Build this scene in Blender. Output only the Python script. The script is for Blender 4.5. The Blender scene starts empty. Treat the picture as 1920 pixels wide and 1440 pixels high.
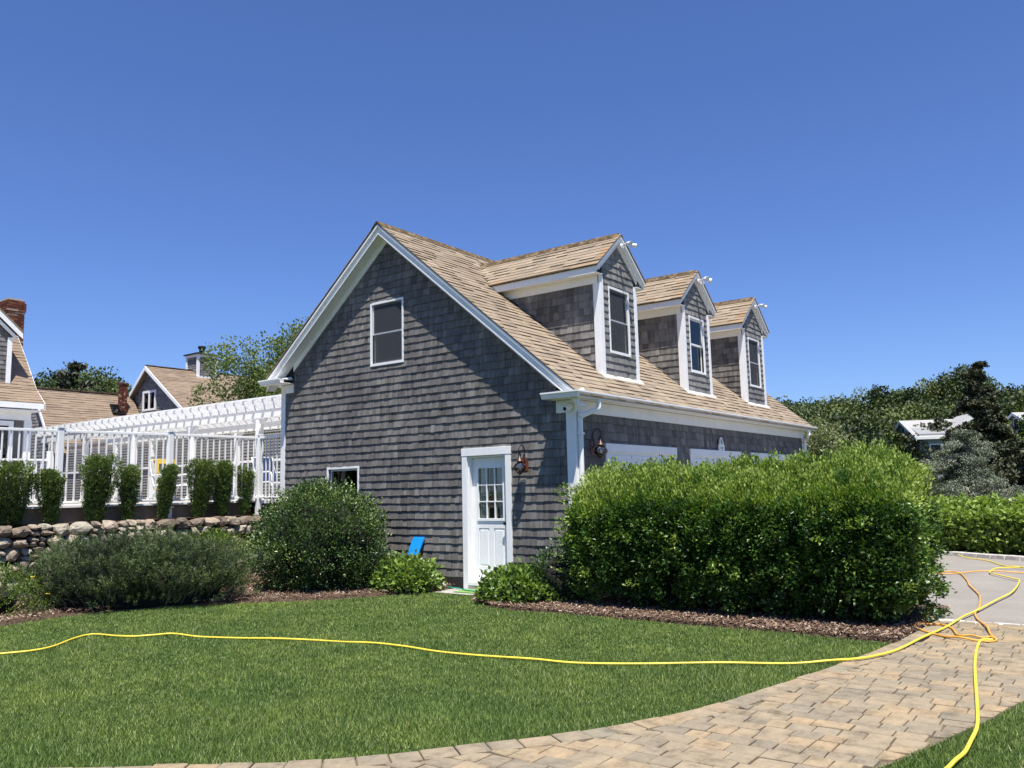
import bpy, bmesh, math, random
import numpy as np
from mathutils import Vector, Matrix
random.seed(7); RNG = np.random.default_rng(7)
SC = bpy.context.scene; COL = SC.collection
rad = math.radians

# ------------------------------------------------------------------ camera
cam_d = bpy.data.cameras.new('camera'); cam = bpy.data.objects.new('camera', cam_d); COL.objects.link(cam); SC.camera = cam
_y, _p, _r = rad(36.441), rad(7.369), rad(1.311)
_fw = Vector((-math.sin(_y)*math.cos(_p), math.cos(_y)*math.cos(_p), math.sin(_p)))
_rt = Vector((math.cos(_y), math.sin(_y), 0)); _up = _rt.cross(_fw)
_rt, _up = math.cos(_r)*_rt - math.sin(_r)*_up, math.sin(_r)*_rt + math.cos(_r)*_up
cam.matrix_world = Matrix(((_rt.x, _up.x, -_fw.x, 6.723), (_rt.y, _up.y, -_fw.y, -10.689), (_rt.z, _up.z, -_fw.z, 1.47), (0, 0, 0, 1)))
cam_d.sensor_width = 36; cam_d.lens = 1548.563/1920*36; cam_d.clip_end = 6000; cam_d.clip_start = .05
CAMP = np.array([6.723, -10.689, 1.47])

# ------------------------------------------------------------------ light
SUN_TO = Vector((1.0, -1.0, 3.75)).normalized()
world = bpy.data.worlds.new('World'); SC.world = world; world.use_nodes = True
nt = world.node_tree; nt.nodes.clear()
sky = nt.nodes.new('ShaderNodeTexSky'); sky.sky_type = 'NISHITA'; sky.sun_disc = False
sky.sun_elevation = math.asin(SUN_TO.z); sky.sun_rotation = math.atan2(SUN_TO.x, SUN_TO.y)
sky.altitude = 0; sky.air_density = 1.0; sky.dust_density = 0.25; sky.ozone_density = 3.0
bg = nt.nodes.new('ShaderNodeBackground'); bg.inputs[1].default_value = .063
wo = nt.nodes.new('ShaderNodeOutputWorld')
tn = nt.nodes.new('ShaderNodeMix'); tn.data_type = 'RGBA'; tn.blend_type = 'MULTIPLY'; tn.inputs[0].default_value = 1; tn.inputs[7].default_value = (.745, .92, 1.38, 1)
nt.links.new(sky.outputs[0], tn.inputs[6]); nt.links.new(tn.outputs[2], bg.inputs[0]); nt.links.new(bg.outputs[0], wo.inputs[0])
sd = bpy.data.lights.new('sun', 'SUN'); sd.energy = 4.5; sd.angle = rad(.53); sd.color = (1, .95, .86)
sun = bpy.data.objects.new('sun', sd); COL.objects.link(sun); sun.rotation_euler = SUN_TO.to_track_quat('Z', 'Y').to_euler(); sun.location = (0, 0, 30)
SC.view_settings.view_transform = 'Standard'; SC.view_settings.look = 'None'
SC.view_settings.exposure = .8; SC.view_settings.gamma = 1; SC.view_settings.use_curve_mapping = False
SC.cycles.max_bounces = 8; SC.cycles.transparent_max_bounces = 16; SC.cycles.use_denoising = True

# ------------------------------------------------------------------ materials
MATS = {}
class NB:
    def __init__(s, name):
        s.m = bpy.data.materials.new(name); s.m.use_nodes = True; s.t = s.m.node_tree; s.n = s.t.nodes; s.b = s.n['Principled BSDF']; MATS[name] = s.m
    def new(s, k, **kw):
        n = s.n.new(k)
        for a, v in kw.items(): setattr(n, a, v)
        return n
    def ln(s, a, b): s.t.links.new(a, b)
    def coord(s, scale=(1, 1, 1), obj=False):
        mp = s.new('ShaderNodeMapping'); mp.inputs['Scale'].default_value = scale
        if obj: tc = s.new('ShaderNodeTexCoord'); s.ln(tc.outputs['Object'], mp.inputs[0])
        else: g = s.new('ShaderNodeNewGeometry'); s.ln(g.outputs['Position'], mp.inputs[0])
        return mp.outputs[0]
    def noise(s, scale, detail=4, rough=.6, sc=(1, 1, 1)):
        n = s.new('ShaderNodeTexNoise'); n.inputs['Scale'].default_value = scale; n.inputs['Detail'].default_value = detail; n.inputs['Roughness'].default_value = rough
        s.ln(s.coord(sc), n.inputs['Vector']); return n.outputs['Fac']
    def ramp(s, fac, stops):
        r = s.new('ShaderNodeValToRGB'); el = r.color_ramp.elements
        while len(el) < len(stops): el.new(.5)
        for e, (p, c) in zip(el, stops): e.position = p; e.color = (*c, 1)
        if fac is not None: s.ln(fac, r.inputs[0])
        return r.outputs[0]
    def tint(s, name='tint'):
        a = s.new('ShaderNodeAttribute'); a.attribute_name = name; return a.outputs['Fac']
    def mix(s, a, b, fac, mode='MIX'):
        m = s.new('ShaderNodeMix', data_type='RGBA', blend_type=mode)
        for v, k in ((fac, 0), (a, 6), (b, 7)):
            if isinstance(v, (int, float)): m.inputs[k].default_value = v
            elif isinstance(v, tuple): m.inputs[k].default_value = (*v, 1)
            else: s.ln(v, m.inputs[k])
        return m.outputs[2]
    def math(s, op, a, b=0.):
        m = s.new('ShaderNodeMath', operation=op)
        for i, v in enumerate((a, b)):
            if isinstance(v, (int, float)): m.inputs[i].default_value = v
            else: s.ln(v, m.inputs[i])
        return m.outputs[0]
    def col(s, c):
        if isinstance(c, tuple): s.b.inputs['Base Color'].default_value = (*c, 1)
        else: s.ln(c, s.b.inputs['Base Color'])
    def bump(s, h, strength, dist=.01):
        b = s.new('ShaderNodeBump'); b.inputs['Strength'].default_value = strength; b.inputs['Distance'].default_value = dist
        s.ln(h, b.inputs['Height']); s.ln(b.outputs[0], s.b.inputs['Normal'])
    def rough(s, r, spec=None):
        s.b.inputs['Roughness'].default_value = r
        if spec is not None: s.b.inputs['Specular IOR Level'].default_value = spec
def simple(name, c, rough=.6, var=.12, nscale=6, spec=.4, metal=0, bump=0, bscale=60):
    n = NB(name); f = n.noise(nscale); lo = tuple(x*(1-var) for x in c); hi = tuple(min(1, x*(1+var)) for x in c)
    n.col(n.ramp(f, [(.3, lo), (.7, hi)])); n.rough(rough, spec); n.b.inputs['Metallic'].default_value = metal
    if bump: n.bump(n.noise(bscale), bump)
    return n.m
def m_white(name, c=(.87, .87, .86)):
    n = NB(name); f = n.noise(3, 5); g = n.noise(25, 3, .6, (1, 1, .15)); k = n.ramp(f, [(.3, tuple(x*.93 for x in c)), (.65, c)])
    k = n.mix(k, (.62, .6, .55), n.ramp(g, [(.56, (0, 0, 0)), (.8, (.45, .45, .45))])); n.col(k); n.rough(.45, .4); n.bump(n.noise(80), .08); return n.m
WHITE = m_white('white_paint'); WHITE2 = m_white('weathered_white_paint', (.74, .74, .71))
simple('vinyl_white', (.82, .82, .81), .35, .05)
def m_shingle(name, lo, mid, hi):
    n = NB(name); t = n.tint(); c = n.ramp(t, [(0, lo), (.5, mid), (1, hi)])
    st = n.noise(16, 5, .7, (1, 1, .10)); c = n.mix(c, n.ramp(st, [(.34, (.62, .61, .62)), (.5, (1, 1, 1)), (.68, (1.28, 1.27, 1.25))]), .9, 'MULTIPLY')
    fine = n.noise(90, 3, .7, (1, 1, .05)); c = n.mix(c, n.ramp(fine, [(.3, (.62, .6, .6)), (.7, (1.15, 1.14, 1.12))]), .8, 'MULTIPLY')
    big = n.noise(.9, 4); c = n.mix(c, n.ramp(big, [(.35, (.76, .75, .76)), (.68, (1.14, 1.12, 1.1))]), 1., 'MULTIPLY')
    n.col(c); n.rough(.8, .25); n.bump(fine, .35, .004); return n.m
SHG = m_shingle('weathered_cedar_shingle', (0.1041, 0.1008, 0.0979), (0.1719, 0.168, 0.1611), (0.2707, 0.2678, 0.2498))
SHG2 = m_shingle('silver_cedar_shingle', (0.142, 0.1415, 0.1391), (0.2178, 0.2195, 0.2133), (0.3124, 0.3122, 0.2967))
simple('shadow_underlay', (.02, .019, .02), .9)
def m_roof(name, a, b, c):
    n = NB(name); t = n.tint(); k = n.ramp(t, [(0, a), (.5, b), (1, c)])
    g = n.noise(260, 2, .8); k = n.mix(k, n.ramp(g, [(.3, (.6, .58, .56)), (.7, (1.3, 1.3, 1.3))]), .75, 'MULTIPLY')
    big = n.noise(1.3, 4); k = n.mix(k, n.ramp(big, [(.3, (.85, .84, .83)), (.7, (1.08, 1.07, 1.05))]), 1., 'MULTIPLY')
    n.col(k); n.rough(.95, .15); n.bump(g, .4, .003); return n.m
ROOF = m_roof('tan_asphalt_shingle', (0.2524, 0.212, 0.1635), (0.3164, 0.2546, 0.1877), (0.3682, 0.302, 0.2278))
ROOF_FAR = m_roof('far_tan_roofing', (0.2472, 0.1879, 0.1385), (0.2769, 0.2126, 0.1582), (0.3066, 0.2374, 0.178))
def _lichen():
    n = NB('ridge_cap_shingle'); f = n.noise(8.7975, 4.8875, 0.6842); n.col(n.ramp(f, [(.35, (0.0489, 0.0391, 0.0245)), (.52, (0.1173, 0.0831, 0.0489)), (.7, (.26, .2, .13))])); n.rough(.95, .1); n.bump(n.noise(120), .5, .004)
    n = NB('lichen_shingle'); f = n.noise(7, 5, .7); t = n.tint(); k = n.ramp(t, [(0, (.23, .18, .125)), (1, (.32, .255, .18))])
    k = n.mix(k, (.42, .17, .03), n.ramp(f, [(.53, (0, 0, 0)), (.63, (.7, .7, .7))])); n.col(k); n.rough(.95, .1); n.bump(n.noise(200), .4, .003)
_lichen()
def _glass():
    m = bpy.data.materials.new('window_glass'); m.use_nodes = True; t = m.node_tree; t.nodes.clear(); MATS['window_glass'] = m
    o = t.nodes.new('ShaderNodeOutputMaterial'); mx = t.nodes.new('ShaderNodeMixShader'); fr = t.nodes.new('ShaderNodeFresnel'); fr.inputs[0].default_value = 1.52
    a = t.nodes.new('ShaderNodeBsdfTransparent'); a.inputs[0].default_value = (.82, .86, .84, 1); g = t.nodes.new('ShaderNodeBsdfGlossy'); g.inputs['Roughness'].default_value = .02
    t.links.new(fr.outputs[0], mx.inputs[0]); t.links.new(a.outputs[0], mx.inputs[1]); t.links.new(g.outputs[0], mx.inputs[2]); t.links.new(mx.outputs[0], o.inputs[0])
    m = bpy.data.materials.new('insect_screen'); m.use_nodes = True; t = m.node_tree; t.nodes.clear(); MATS['insect_screen'] = m
    o = t.nodes.new('ShaderNodeOutputMaterial'); mx = t.nodes.new('ShaderNodeMixShader'); mx.inputs[0].default_value = .45
    a = t.nodes.new('ShaderNodeBsdfTransparent'); d = t.nodes.new('ShaderNodeBsdfDiffuse'); d.inputs[0].default_value = (.09, .095, .105, 1)
    t.links.new(a.outputs[0], mx.inputs[1]); t.links.new(d.outputs[0], mx.inputs[2]); t.links.new(mx.outputs[0], o.inputs[0])
_glass()
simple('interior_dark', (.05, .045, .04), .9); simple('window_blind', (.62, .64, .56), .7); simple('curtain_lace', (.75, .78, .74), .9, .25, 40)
simple('dark_metal', (.02, .02, .022), .4, metal=.6); simple('grey_plastic', (.3, .3, .3), .5)
simple('copper_aged', (.12, .07, .055), .45, .35, 30, metal=.75); simple('copper_red', (.22, .065, .04), .4, .3, 25, metal=.3)
simple('blue_board', (.01, .27, .80), .4, .04); simple('dark_blue_fabric', (.012, .035, .11), .8)
simple('yellow_fabric', (.8, .55, .05), .8, .1, 20); simple('grey_sling', (.36, .36, .36), .8)
simple('yellow_rubber', (.80, .62, .06), .42, .12, 9, spec=.5); simple('orange_rubber', (.72, .36, .06), .42, .2, 7, spec=.5); simple('green_rubber', (.03, .3, .19), .4)
simple('green_mat', (.17, .31, .08), .9, .2, 20)
simple('concrete', (.36, .35, .32), .9, .15, 8, bump=.2); simple('granite_edge', (.5, .47, .43), .85, .25, 12, bump=.4)
simple('deck_skirt', (.26, .19, .13), .85, .2, 5); simple('deck_board', (.46, .44, .40), .8, .15, 8)
simple('lattice_grey', (.33, .32, .30), .85, .2, 10)
simple('far_grey_roof', (0.3565, 0.3507, 0.3392), .95, .1, 5); simple('far_grey_wall', (.26, .265, .27), .85, .1, 3)
def _brick():
    n = NB('old_brick'); t = n.tint(); k = n.ramp(t, [(0, (0.072, 0.0252, 0.0158)), (.45, (0.1368, 0.0446, 0.0259)), (.85, (0.1872, 0.072, 0.0432)), (.9, (0.324, 0.2376, 0.1944))]); f = n.noise(30)
    k = n.mix(k, n.ramp(f, [(.3, (.7, .7, .7)), (.7, (1.2, 1.2, 1.2))]), 1., 'MULTIPLY'); n.col(k); n.rough(.9, .2); n.bump(f, .4)
_brick(); simple('mortar', (.24, .2, .17), .95)
def _stone():
    n = NB('field_stone'); t = n.tint(); k = n.ramp(t, [(0, (0.219, 0.1738, 0.1352)), (.3, (0.3478, 0.2834, 0.219)), (.6, (0.4637, 0.3799, 0.2962)), (.85, (0.4122, 0.3864, 0.3091)), (1, (0.5667, 0.5152, 0.4122))])
    f = n.noise(11, 6, .7); k = n.mix(k, n.ramp(f, [(.25, (.45, .42, .4)), (.55, (.95, .95, .95)), (.8, (1.3, 1.28, 1.2))]), 1., 'MULTIPLY')
    g = n.noise(60, 4, .8); k = n.mix(k, (.44, .45, .36), n.ramp(g, [(.6, (0, 0, 0)), (.72, (.5, .5, .5))])); n.col(k); n.rough(.92, .2); n.bump(f, 1., .06)
_stone()
def _paver():
    n = NB('tumbled_paver'); t = n.tint(); k = n.ramp(t, [(0, (0.2295, 0.2009, 0.1517)), (.3, (0.2664, 0.2255, 0.1647)), (.6, (0.2992, 0.246, 0.1734)), (.88, (0.336, 0.2583, 0.1647)), (1, (0.2541, 0.2296, 0.1777))])
    f = n.noise(7, 6, .75); k = n.mix(k, n.ramp(f, [(.28, (.48, .46, .43)), (.48, (.95, .93, .9)), (.7, (1.25, 1.2, 1.12))]), 1., 'MULTIPLY')
    w = n.noise(22, 5, .7, (1, .25, 1)); k = n.mix(k, (.17, .15, .125), n.ramp(w, [(.55, (0, 0, 0)), (.75, (.6, .6, .6))]))
    g = n.noise(180, 2, .8); n.col(k); n.rough(.93, .2); n.bump(g, .5, .004)
    n = NB('joint_sand'); f = n.noise(12, 5); n.col(n.ramp(f, [(.3, (0.102, 0.085, 0.0595)), (.5, (0.1785, 0.1445, 0.102)), (.72, (0.136, 0.1445, 0.0595))])); n.rough(.95, .1); n.bump(n.noise(150), .5, .004)
    n = NB('asphalt_old'); g = n.noise(134.16, 3.096, 0.8772); f = n.noise(1.2, 5); k = n.ramp(g, [(.25, (0.1393, 0.127, 0.1115)), (.5, (0.258, 0.2374, 0.2116)), (.75, (.41, .38, .335))])
    k = n.mix(k, n.ramp(f, [(.3, (.86, .86, .86)), (.7, (1.08, 1.07, 1.06))]), 1., 'MULTIPLY'); n.col(k); n.rough(.92, .25); n.bump(g, .5, .006)
    n = NB('bark_mulch'); g = n.noise(45, 4, .8); k = n.ramp(g, [(.25, (.04, .026, .018)), (.5, (.115, .075, .052)), (.7, (.21, .15, .11)), (.85, (.34, .27, .21))]); n.col(k); n.rough(.95, .15); n.bump(g, 1., .03)
    n = NB('mulch_chip'); t = n.tint(); n.col(n.ramp(t, [(0, (.055, .032, .022)), (.4, (.15, .095, .065)), (.8, (.27, .19, .14)), (1, (.5, .42, .34))])); n.rough(.9, .2)
_paver()
def _ground():
    n = NB('lawn_soil'); f = n.noise(1.1, 6, .6); g = n.noise(70, 4, .8); k = n.ramp(f, [(.3, (.045, .085, .022)), (.6, (.075, .12, .03)), (.8, (.10, .14, .04))])
    k = n.mix(k, n.ramp(g, [(.3, (.45, .45, .4)), (.7, (1.3, 1.3, 1.2))]), 1., 'MULTIPLY'); n.col(k); n.rough(.95, .1); n.bump(g, 1., .03)
    n = NB('grass_blade'); t = n.tint(); f = n.noise(.8, 5, .65); h = n.noise(3.5, 4, .6)
    k = n.ramp(t, [(0, (0.0958, 0.1462, 0.0324)), (.55, (0.1915, 0.2772, 0.063)), (.9, (0.2923, 0.383, 0.108)), (1, (0.504, 0.504, 0.234))])
    k = n.mix(k, n.ramp(f, [(.35, (.8, .88, .85)), (.52, (1, 1, 1)), (.68, (1.26, 1.2, 1.08))]), 1., 'MULTIPLY')
    k = n.mix(k, n.ramp(h, [(.35, (.78, .84, .85)), (.66, (1.16, 1.13, 1.1))]), 1., 'MULTIPLY')
    n.col(k); n.rough(.5, .35); n.b.inputs['Subsurface Weight'].default_value = 0
    tr = n.new('ShaderNodeBsdfTranslucent'); n.ln(k, tr.inputs[0]); mx = n.new('ShaderNodeMixShader'); mx.inputs[0].default_value = .3
    o = n.n['Material Output']; n.ln(n.b.outputs[0], mx.inputs[1]); n.ln(tr.outputs[0], mx.inputs[2]); n.ln(mx.outputs[0], o.inputs[0])
_ground()
def m_leaf(name, stops, rough=.45, trans=.25, spec=.45):
    n = NB(name); t = n.tint(); k = n.ramp(t, stops); n.col(k); n.rough(rough, spec)
    if trans:
        tr = n.new('ShaderNodeBsdfTranslucent'); kk = n.mix(k, (1.25, 1.3, .6), 1., 'MULTIPLY'); n.ln(kk, tr.inputs[0]); mx = n.new('ShaderNodeMixShader'); mx.inputs[0].default_value = trans
        o = n.n['Material Output']; n.ln(n.b.outputs[0], mx.inputs[1]); n.ln(tr.outputs[0], mx.inputs[2]); n.ln(mx.outputs[0], o.inputs[0])
    return n.m
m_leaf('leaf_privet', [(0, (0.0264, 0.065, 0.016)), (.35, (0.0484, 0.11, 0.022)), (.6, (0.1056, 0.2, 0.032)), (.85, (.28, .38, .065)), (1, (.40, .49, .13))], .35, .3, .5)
m_leaf('leaf_holly', [(0, (0.026, 0.0558, 0.0186)), (.5, (0.0558, 0.1054, 0.0291)), (.85, (0.1116, 0.1783, 0.0407)), (1, (0.204, 0.28, 0.06))], .36, .12, .5)
m_leaf('leaf_box', [(0, (.035, .065, .018)), (.5, (.085, .14, .032)), (1, (.23, .30, .07))], .35, .12)
m_leaf('leaf_hydrangea', [(0, (0.0634, 0.1193, 0.026)), (.5, (0.1427, 0.2317, 0.0455)), (1, (0.3172, 0.4212, 0.091))], .4, .3)
m_leaf('leaf_yellowgreen', [(0, (.05, .10, .015)), (.5, (.115, .19, .025)), (1, (.24, .31, .05))], .5, .3)
m_leaf('needle_pine', [(0, (0.0187, 0.034, 0.0095)), (.5, (0.0553, 0.088, 0.0247)), (1, (0.1275, 0.18, 0.057))], .5, .05)
m_leaf('needle_blue', [(0, (0.063, 0.0816, 0.0495)), (.5, (0.1785, 0.2091, 0.1395)), (1, (0.378, 0.408, 0.297))], .6, .05)
m_leaf('needle_dark', [(0, (.016, .024, .010)), (.5, (.045, .056, .022)), (1, (.10, .105, .042))], .6, .05)
m_leaf('leaf_tree', [(0, (.04, .07, .018)), (.5, (.09, .135, .03)), (1, (.2, .25, .075))], .5, .3)
m_leaf('leaf_wood', [(0, (0.0158, 0.0317, 0.0106)), (.3, (0.0352, 0.0581, 0.0158)), (.6, (0.0572, 0.088, 0.0229)), (.85, (0.0968, 0.132, 0.0308)), (1, (0.132, 0.1584, 0.0396))], .6, .15)
m_leaf('leaf_olive', [(0, (.09, .12, .05)), (.5, (.17, .2, .085)), (1, (.28, .3, .15))], .5, .3)
m_leaf('petal_yellow', [(0, (.8, .6, .03)), (1, (.9, .75, .1))], .6, .2)
simple('bark', (.075, .065, .055), .9, .3, 15, bump=.5); simple('twig_pale', (.24, .21, .18), .9, .3, 15); simple('twig_shade_dark', (.012, .013, .008), .95)  # last one near black: shade among inner twigs put into the colour
M = MATS

# ------------------------------------------------------------------ mesh helpers
def setp(o, label=None, cat=None, group=None, kind=None):
    if label: o['label'] = label
    if cat: o['category'] = cat
    if group: o['group'] = group
    if kind: o['kind'] = kind
    return o
def empty(name, loc, label, cat, group=None):
    o = bpy.data.objects.new(name, None); o.empty_display_size = .2; COL.objects.link(o); o.location = loc
    return setp(o, label, cat, group)
def link(name, me, parent=None, world=True):
    o = bpy.data.objects.new(name, me); COL.objects.link(o)
    if parent is not None:
        o.parent = parent
        if world:   # mesh given in world coordinates, parents only translate
            p = parent; off = Vector((0, 0, 0))
            while p is not None: off += p.location; p = p.parent
            o.location = -off
    return o
def fast_mesh(name, V, F, mat, tint=None):
    V = np.asarray(V, np.float32); F = np.asarray(F, np.int32); me = bpy.data.meshes.new(name); k = F.shape[1]
    me.vertices.add(len(V)); me.vertices.foreach_set('co', V.ravel()); me.loops.add(F.size); me.loops.foreach_set('vertex_index', F.ravel())
    me.polygons.add(len(F)); me.polygons.foreach_set('loop_start', np.arange(0, F.size, k, dtype=np.int32))
    me.materials.append(M[mat]); me.update(calc_edges=True)
    if tint is not None:
        a = me.attributes.new('tint', 'FLOAT', 'POINT'); a.data.foreach_set('value', np.asarray(tint, np.float32))
    me.validate(); return me
class MB:
    """collects boxes, prisms and tubes for ONE mesh object"""
    def __init__(s): s.v = []; s.f = []; s.t = []
    def add(s, vs, fs, t=.5):
        b = len(s.v); s.v += [tuple(v) for v in vs]; s.f += [tuple(b+i for i in f) for f in fs]; s.t += [t]*len(vs); return s
    def box(s, x0, x1, y0, y1, z0, z1, t=.5):
        return s.add([(x0, y0, z0), (x1, y0, z0), (x1, y1, z0), (x0, y1, z0), (x0, y0, z1), (x1, y0, z1), (x1, y1, z1), (x0, y1, z1)],
                     [(0, 3, 2, 1), (4, 5, 6, 7), (0, 1, 5, 4), (1, 2, 6, 5), (2, 3, 7, 6), (3, 0, 4, 7)], t)
    def hexa(s, p, t=.5):   # 8 points: bottom 4, top 4
        return s.add(p, [(0, 3, 2, 1), (4, 5, 6, 7), (0, 1, 5, 4), (1, 2, 6, 5), (2, 3, 7, 6), (3, 0, 4, 7)], t)
    def prism(s, prof, a, b, t=.5):   # prof: list of (point at a), a->b offset vector
        n = len(prof); d = Vector(b)-Vector(a); v = [tuple(p) for p in prof]+[tuple(Vector(p)+d) for p in prof]
        return s.add(v, [tuple(range(n-1, -1, -1)), tuple(range(n, 2*n))]+[(i, (i+1) % n, n+(i+1) % n, n+i) for i in range(n)], t)
    def bar(s, a, b, w, h, up=(0, 0, 1), t=.5):
        a = Vector(a); b = Vector(b); d = (b-a).normalized(); u = Vector(up); r = d.cross(u).normalized(); u = r.cross(d)
        q = [r*w/2*i+u*h/2*j for i, j in ((-1, -1), (1, -1), (1, 1), (-1, 1))]
        return s.add([a+x for x in q]+[b+x for x in q], [(0, 3, 2, 1), (4, 5, 6, 7), (0, 1, 5, 4), (1, 2, 6, 5), (2, 3, 7, 6), (3, 0, 4, 7)], t)
    def tube(s, pts, r, n=8, t=.5, cap=True):
        pts = [Vector(p) for p in pts]; rs = r if isinstance(r, (list, tuple)) else [r]*len(pts); b = len(s.v); prev = None
        for i, p in enumerate(pts):
            d = (pts[min(i+1, len(pts)-1)]-pts[max(i-1, 0)]).normalized()
            if prev is None: u = d.orthogonal().normalized()
            else: u = (prev-d*prev.dot(d)).normalized()
            prev = u; w = d.cross(u)
            for k in range(n):
                a = 2*math.pi*k/n; s.v.append(tuple(p+(u*math.cos(a)+w*math.sin(a))*rs[i])); s.t.append(t)
        for i in range(len(pts)-1):
            for k in range(n): s.f.append((b+i*n+k, b+i*n+(k+1) % n, b+(i+1)*n+(k+1) % n, b+(i+1)*n+k))
        if cap: s.f.append(tuple(b+k for k in range(n-1, -1, -1))); s.f.append(tuple(b+(len(pts)-1)*n+k for k in range(n)))
        return s
    def lathe(s, c, prof, n=16, t=.5):   # prof: list of (r, z)
        b = len(s.v)
        for r, z in prof:
            for k in range(n): a = 2*math.pi*k/n; s.v.append((c[0]+r*math.cos(a), c[1]+r*math.sin(a), c[2]+z)); s.t.append(t)
        for i in range(len(prof)-1):
            for k in range(n): s.f.append((b+i*n+k, b+i*n+(k+1) % n, b+(i+1)*n+(k+1) % n, b+(i+1)*n+k))
        return s
    def obj(s, name, mat, parent=None, smooth=False, bevel=0, kind=None, label=None):
        me = bpy.data.meshes.new(name); me.from_pydata(s.v, [], s.f); me.materials.append(M[mat])
        a = me.attributes.new('tint', 'FLOAT', 'POINT'); a.data.foreach_set('value', np.asarray(s.t, np.float32))
        bm = bmesh.new(); bm.from_mesh(me); bmesh.ops.recalc_face_normals(bm, faces=bm.faces); bm.to_mesh(me); bm.free()
        if smooth: me.polygons.foreach_set('use_smooth', [True]*len(me.polygons))
        o = link(name, me, parent)
        if bevel: md = o.modifiers.new('bevel', 'BEVEL'); md.width = bevel; md.segments = 1; md.limit_method = 'ANGLE'
        return setp(o, label, None, None, kind)
def box(name, x0, x1, y0, y1, z0, z1, mat, parent=None, bevel=0, **k): return MB().box(x0, x1, y0, y1, z0, z1).obj(name, mat, parent, bevel=bevel, **k)
def spline(pts, k=6):
    P = [Vector(p) for p in pts]; out = []
    for i in range(len(P)-1):
        a, b, c, d = P[max(i-1, 0)], P[i], P[i+1], P[min(i+2, len(P)-1)]
        for j in range(k):
            t = j/k; out.append(.5*((2*b)+(-a+c)*t+(2*a-5*b+4*c-d)*t*t+(-a+3*b-3*c+d)*t**3))
    return out+[P[-1]]
def inpoly(x, y, poly):
    x = np.asarray(x); y = np.asarray(y); r = np.zeros(x.shape, bool); n = len(poly)
    for i in range(n):
        x0, y0 = poly[i]; x1, y1 = poly[(i+1) % n]; c = ((y0 > y) != (y1 > y)); 
        if y1 != y0: r ^= c & (x < (x1-x0)*(y-y0)/(y1-y0)+x0)
    return r
def sheet(name, poly, z, mat, parent=None, kind='structure'):
    me = bpy.data.meshes.new(name); me.from_pydata([(x, y, z) for x, y in poly], [], [tuple(range(len(poly)))]); me.materials.append(M[mat])
    bm = bmesh.new(); bm.from_mesh(me); bmesh.ops.recalc_face_normals(bm, faces=bm.faces)
    for f in bm.faces:
        if f.normal.z < 0: f.normal_flip()
    bmesh.ops.triangulate(bm, faces=bm.faces); bm.to_mesh(me); bm.free()
    return setp(link(name, me, parent), kind=kind)

# ------------------------------------------------------------------ ground, lawn, path, drive
GZ = -.12
LE = [(-9, -14.5), (-4, -11.6), (-1.5, -10.15), (.2, -9.1), (1.2, -8.37), (1.95, -7.79), (2.68, -7.23), (3.29, -6.46), (3.70, -5.86), (4.08, -5.02), (4.31, -4.04), (4.57, -2.71), (4.74, -1.39), (4.78, -.6), (4.8, -.02)]
RE = [(6.62, -.02), (6.5, -.9), (6.38, -1.6), (6.22, -2.6), (5.97, -3.58), (5.79, -4.35), (5.64, -4.92), (5.44, -5.6), (5.1, -6.5), (4.6, -7.4), (3.9, -8.3), (3.0, -9.2), (1.4, -10.5), (-.5, -11.7), (-3.4, -13.4), (-8.4, -16.3)]
LEs = [(p.x, p.y) for p in spline([(x, y, 0) for x, y in LE], 5)]
REs = [(p.x, p.y) for p in spline([(x, y, 0) for x, y in RE], 5)]
PATH = LEs+REs
MULCH_R = [(-1.45, -.25), (-1.42, -.75), (-1.05, -1.25), (-.5, -1.5), (.0, -1.62), (.98, -1.6), (1.99, -1.58), (3.04, -1.62), (4.0, -1.68), (4.74, -1.66), (4.78, -.9), (4.8, -.03), (4.8, .9), (3.0, 1.0), (.3, .9), (0.02, 0), (0, .05), (-1.3, .05)]
MULCH_L = [(-7.5, .5), (-7.5, -9.5), (-5.2, -9.5), (-4.75, -7.2), (-4.98, -6.1), (-5.25, -5.2), (-5.1, -4.4), (-4.75, -3.66), (-4.2, -3.05), (-3.75, -2.65), (-3.2, -2.05), (-2.85, -1.3), (-2.45, -.85), (-2.35, -.5), (-2.4, .05), (-6.98, .05), (-6.98, .5)]
sheet('ground', [(-3000, -3000), (3000, -3000), (3000, 3000), (-3000, 3000)], GZ-.02, 'lawn_soil')
sheet('lawn', [(-7.5, -30), (30, -30), (30, 0), (-7.5, 0)], GZ, 'lawn_soil')
def mound(name, poly, z, h, mat):
    """a bed with a slightly domed surface, filled on a grid"""
    xs = [p[0] for p in poly]; ys = [p[1] for p in poly]; st = .09
    gx = np.arange(min(xs), max(xs), st); gy = np.arange(min(ys), max(ys), st); X, Y = np.meshgrid(gx, gy, indexing='ij'); ins = inpoly(X, Y, poly)
    P = np.array(poly); Q = np.roll(P, -1, 0); D = np.full(X.shape, 9.)
    for a, b in zip(P, Q):
        d = b-a; t = np.clip(((X-a[0])*d[0]+(Y-a[1])*d[1])/(d@d+1e-9), 0, 1); D = np.minimum(D, np.hypot(X-a[0]-t*d[0], Y-a[1]-t*d[1]))
    Z = z+h*np.clip(D/.5, 0, 1)**.7+RNG.normal(0, .008, X.shape)*np.clip(D/.1, 0, 1); idx = np.arange(X.size).reshape(X.shape)
    q = ins[:-1, :-1] | ins[1:, :-1] | ins[1:, 1:] | ins[:-1, 1:]; Z = np.where(ins, Z, GZ-.012)
    F = np.stack([idx[:-1, :-1][q], idx[1:, :-1][q], idx[1:, 1:][q], idx[:-1, 1:][q]], 1)
    return setp(link(name, fast_mesh(name, np.stack([X.ravel(), Y.ravel(), Z.ravel()], 1), F, mat)), kind='structure')
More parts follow.
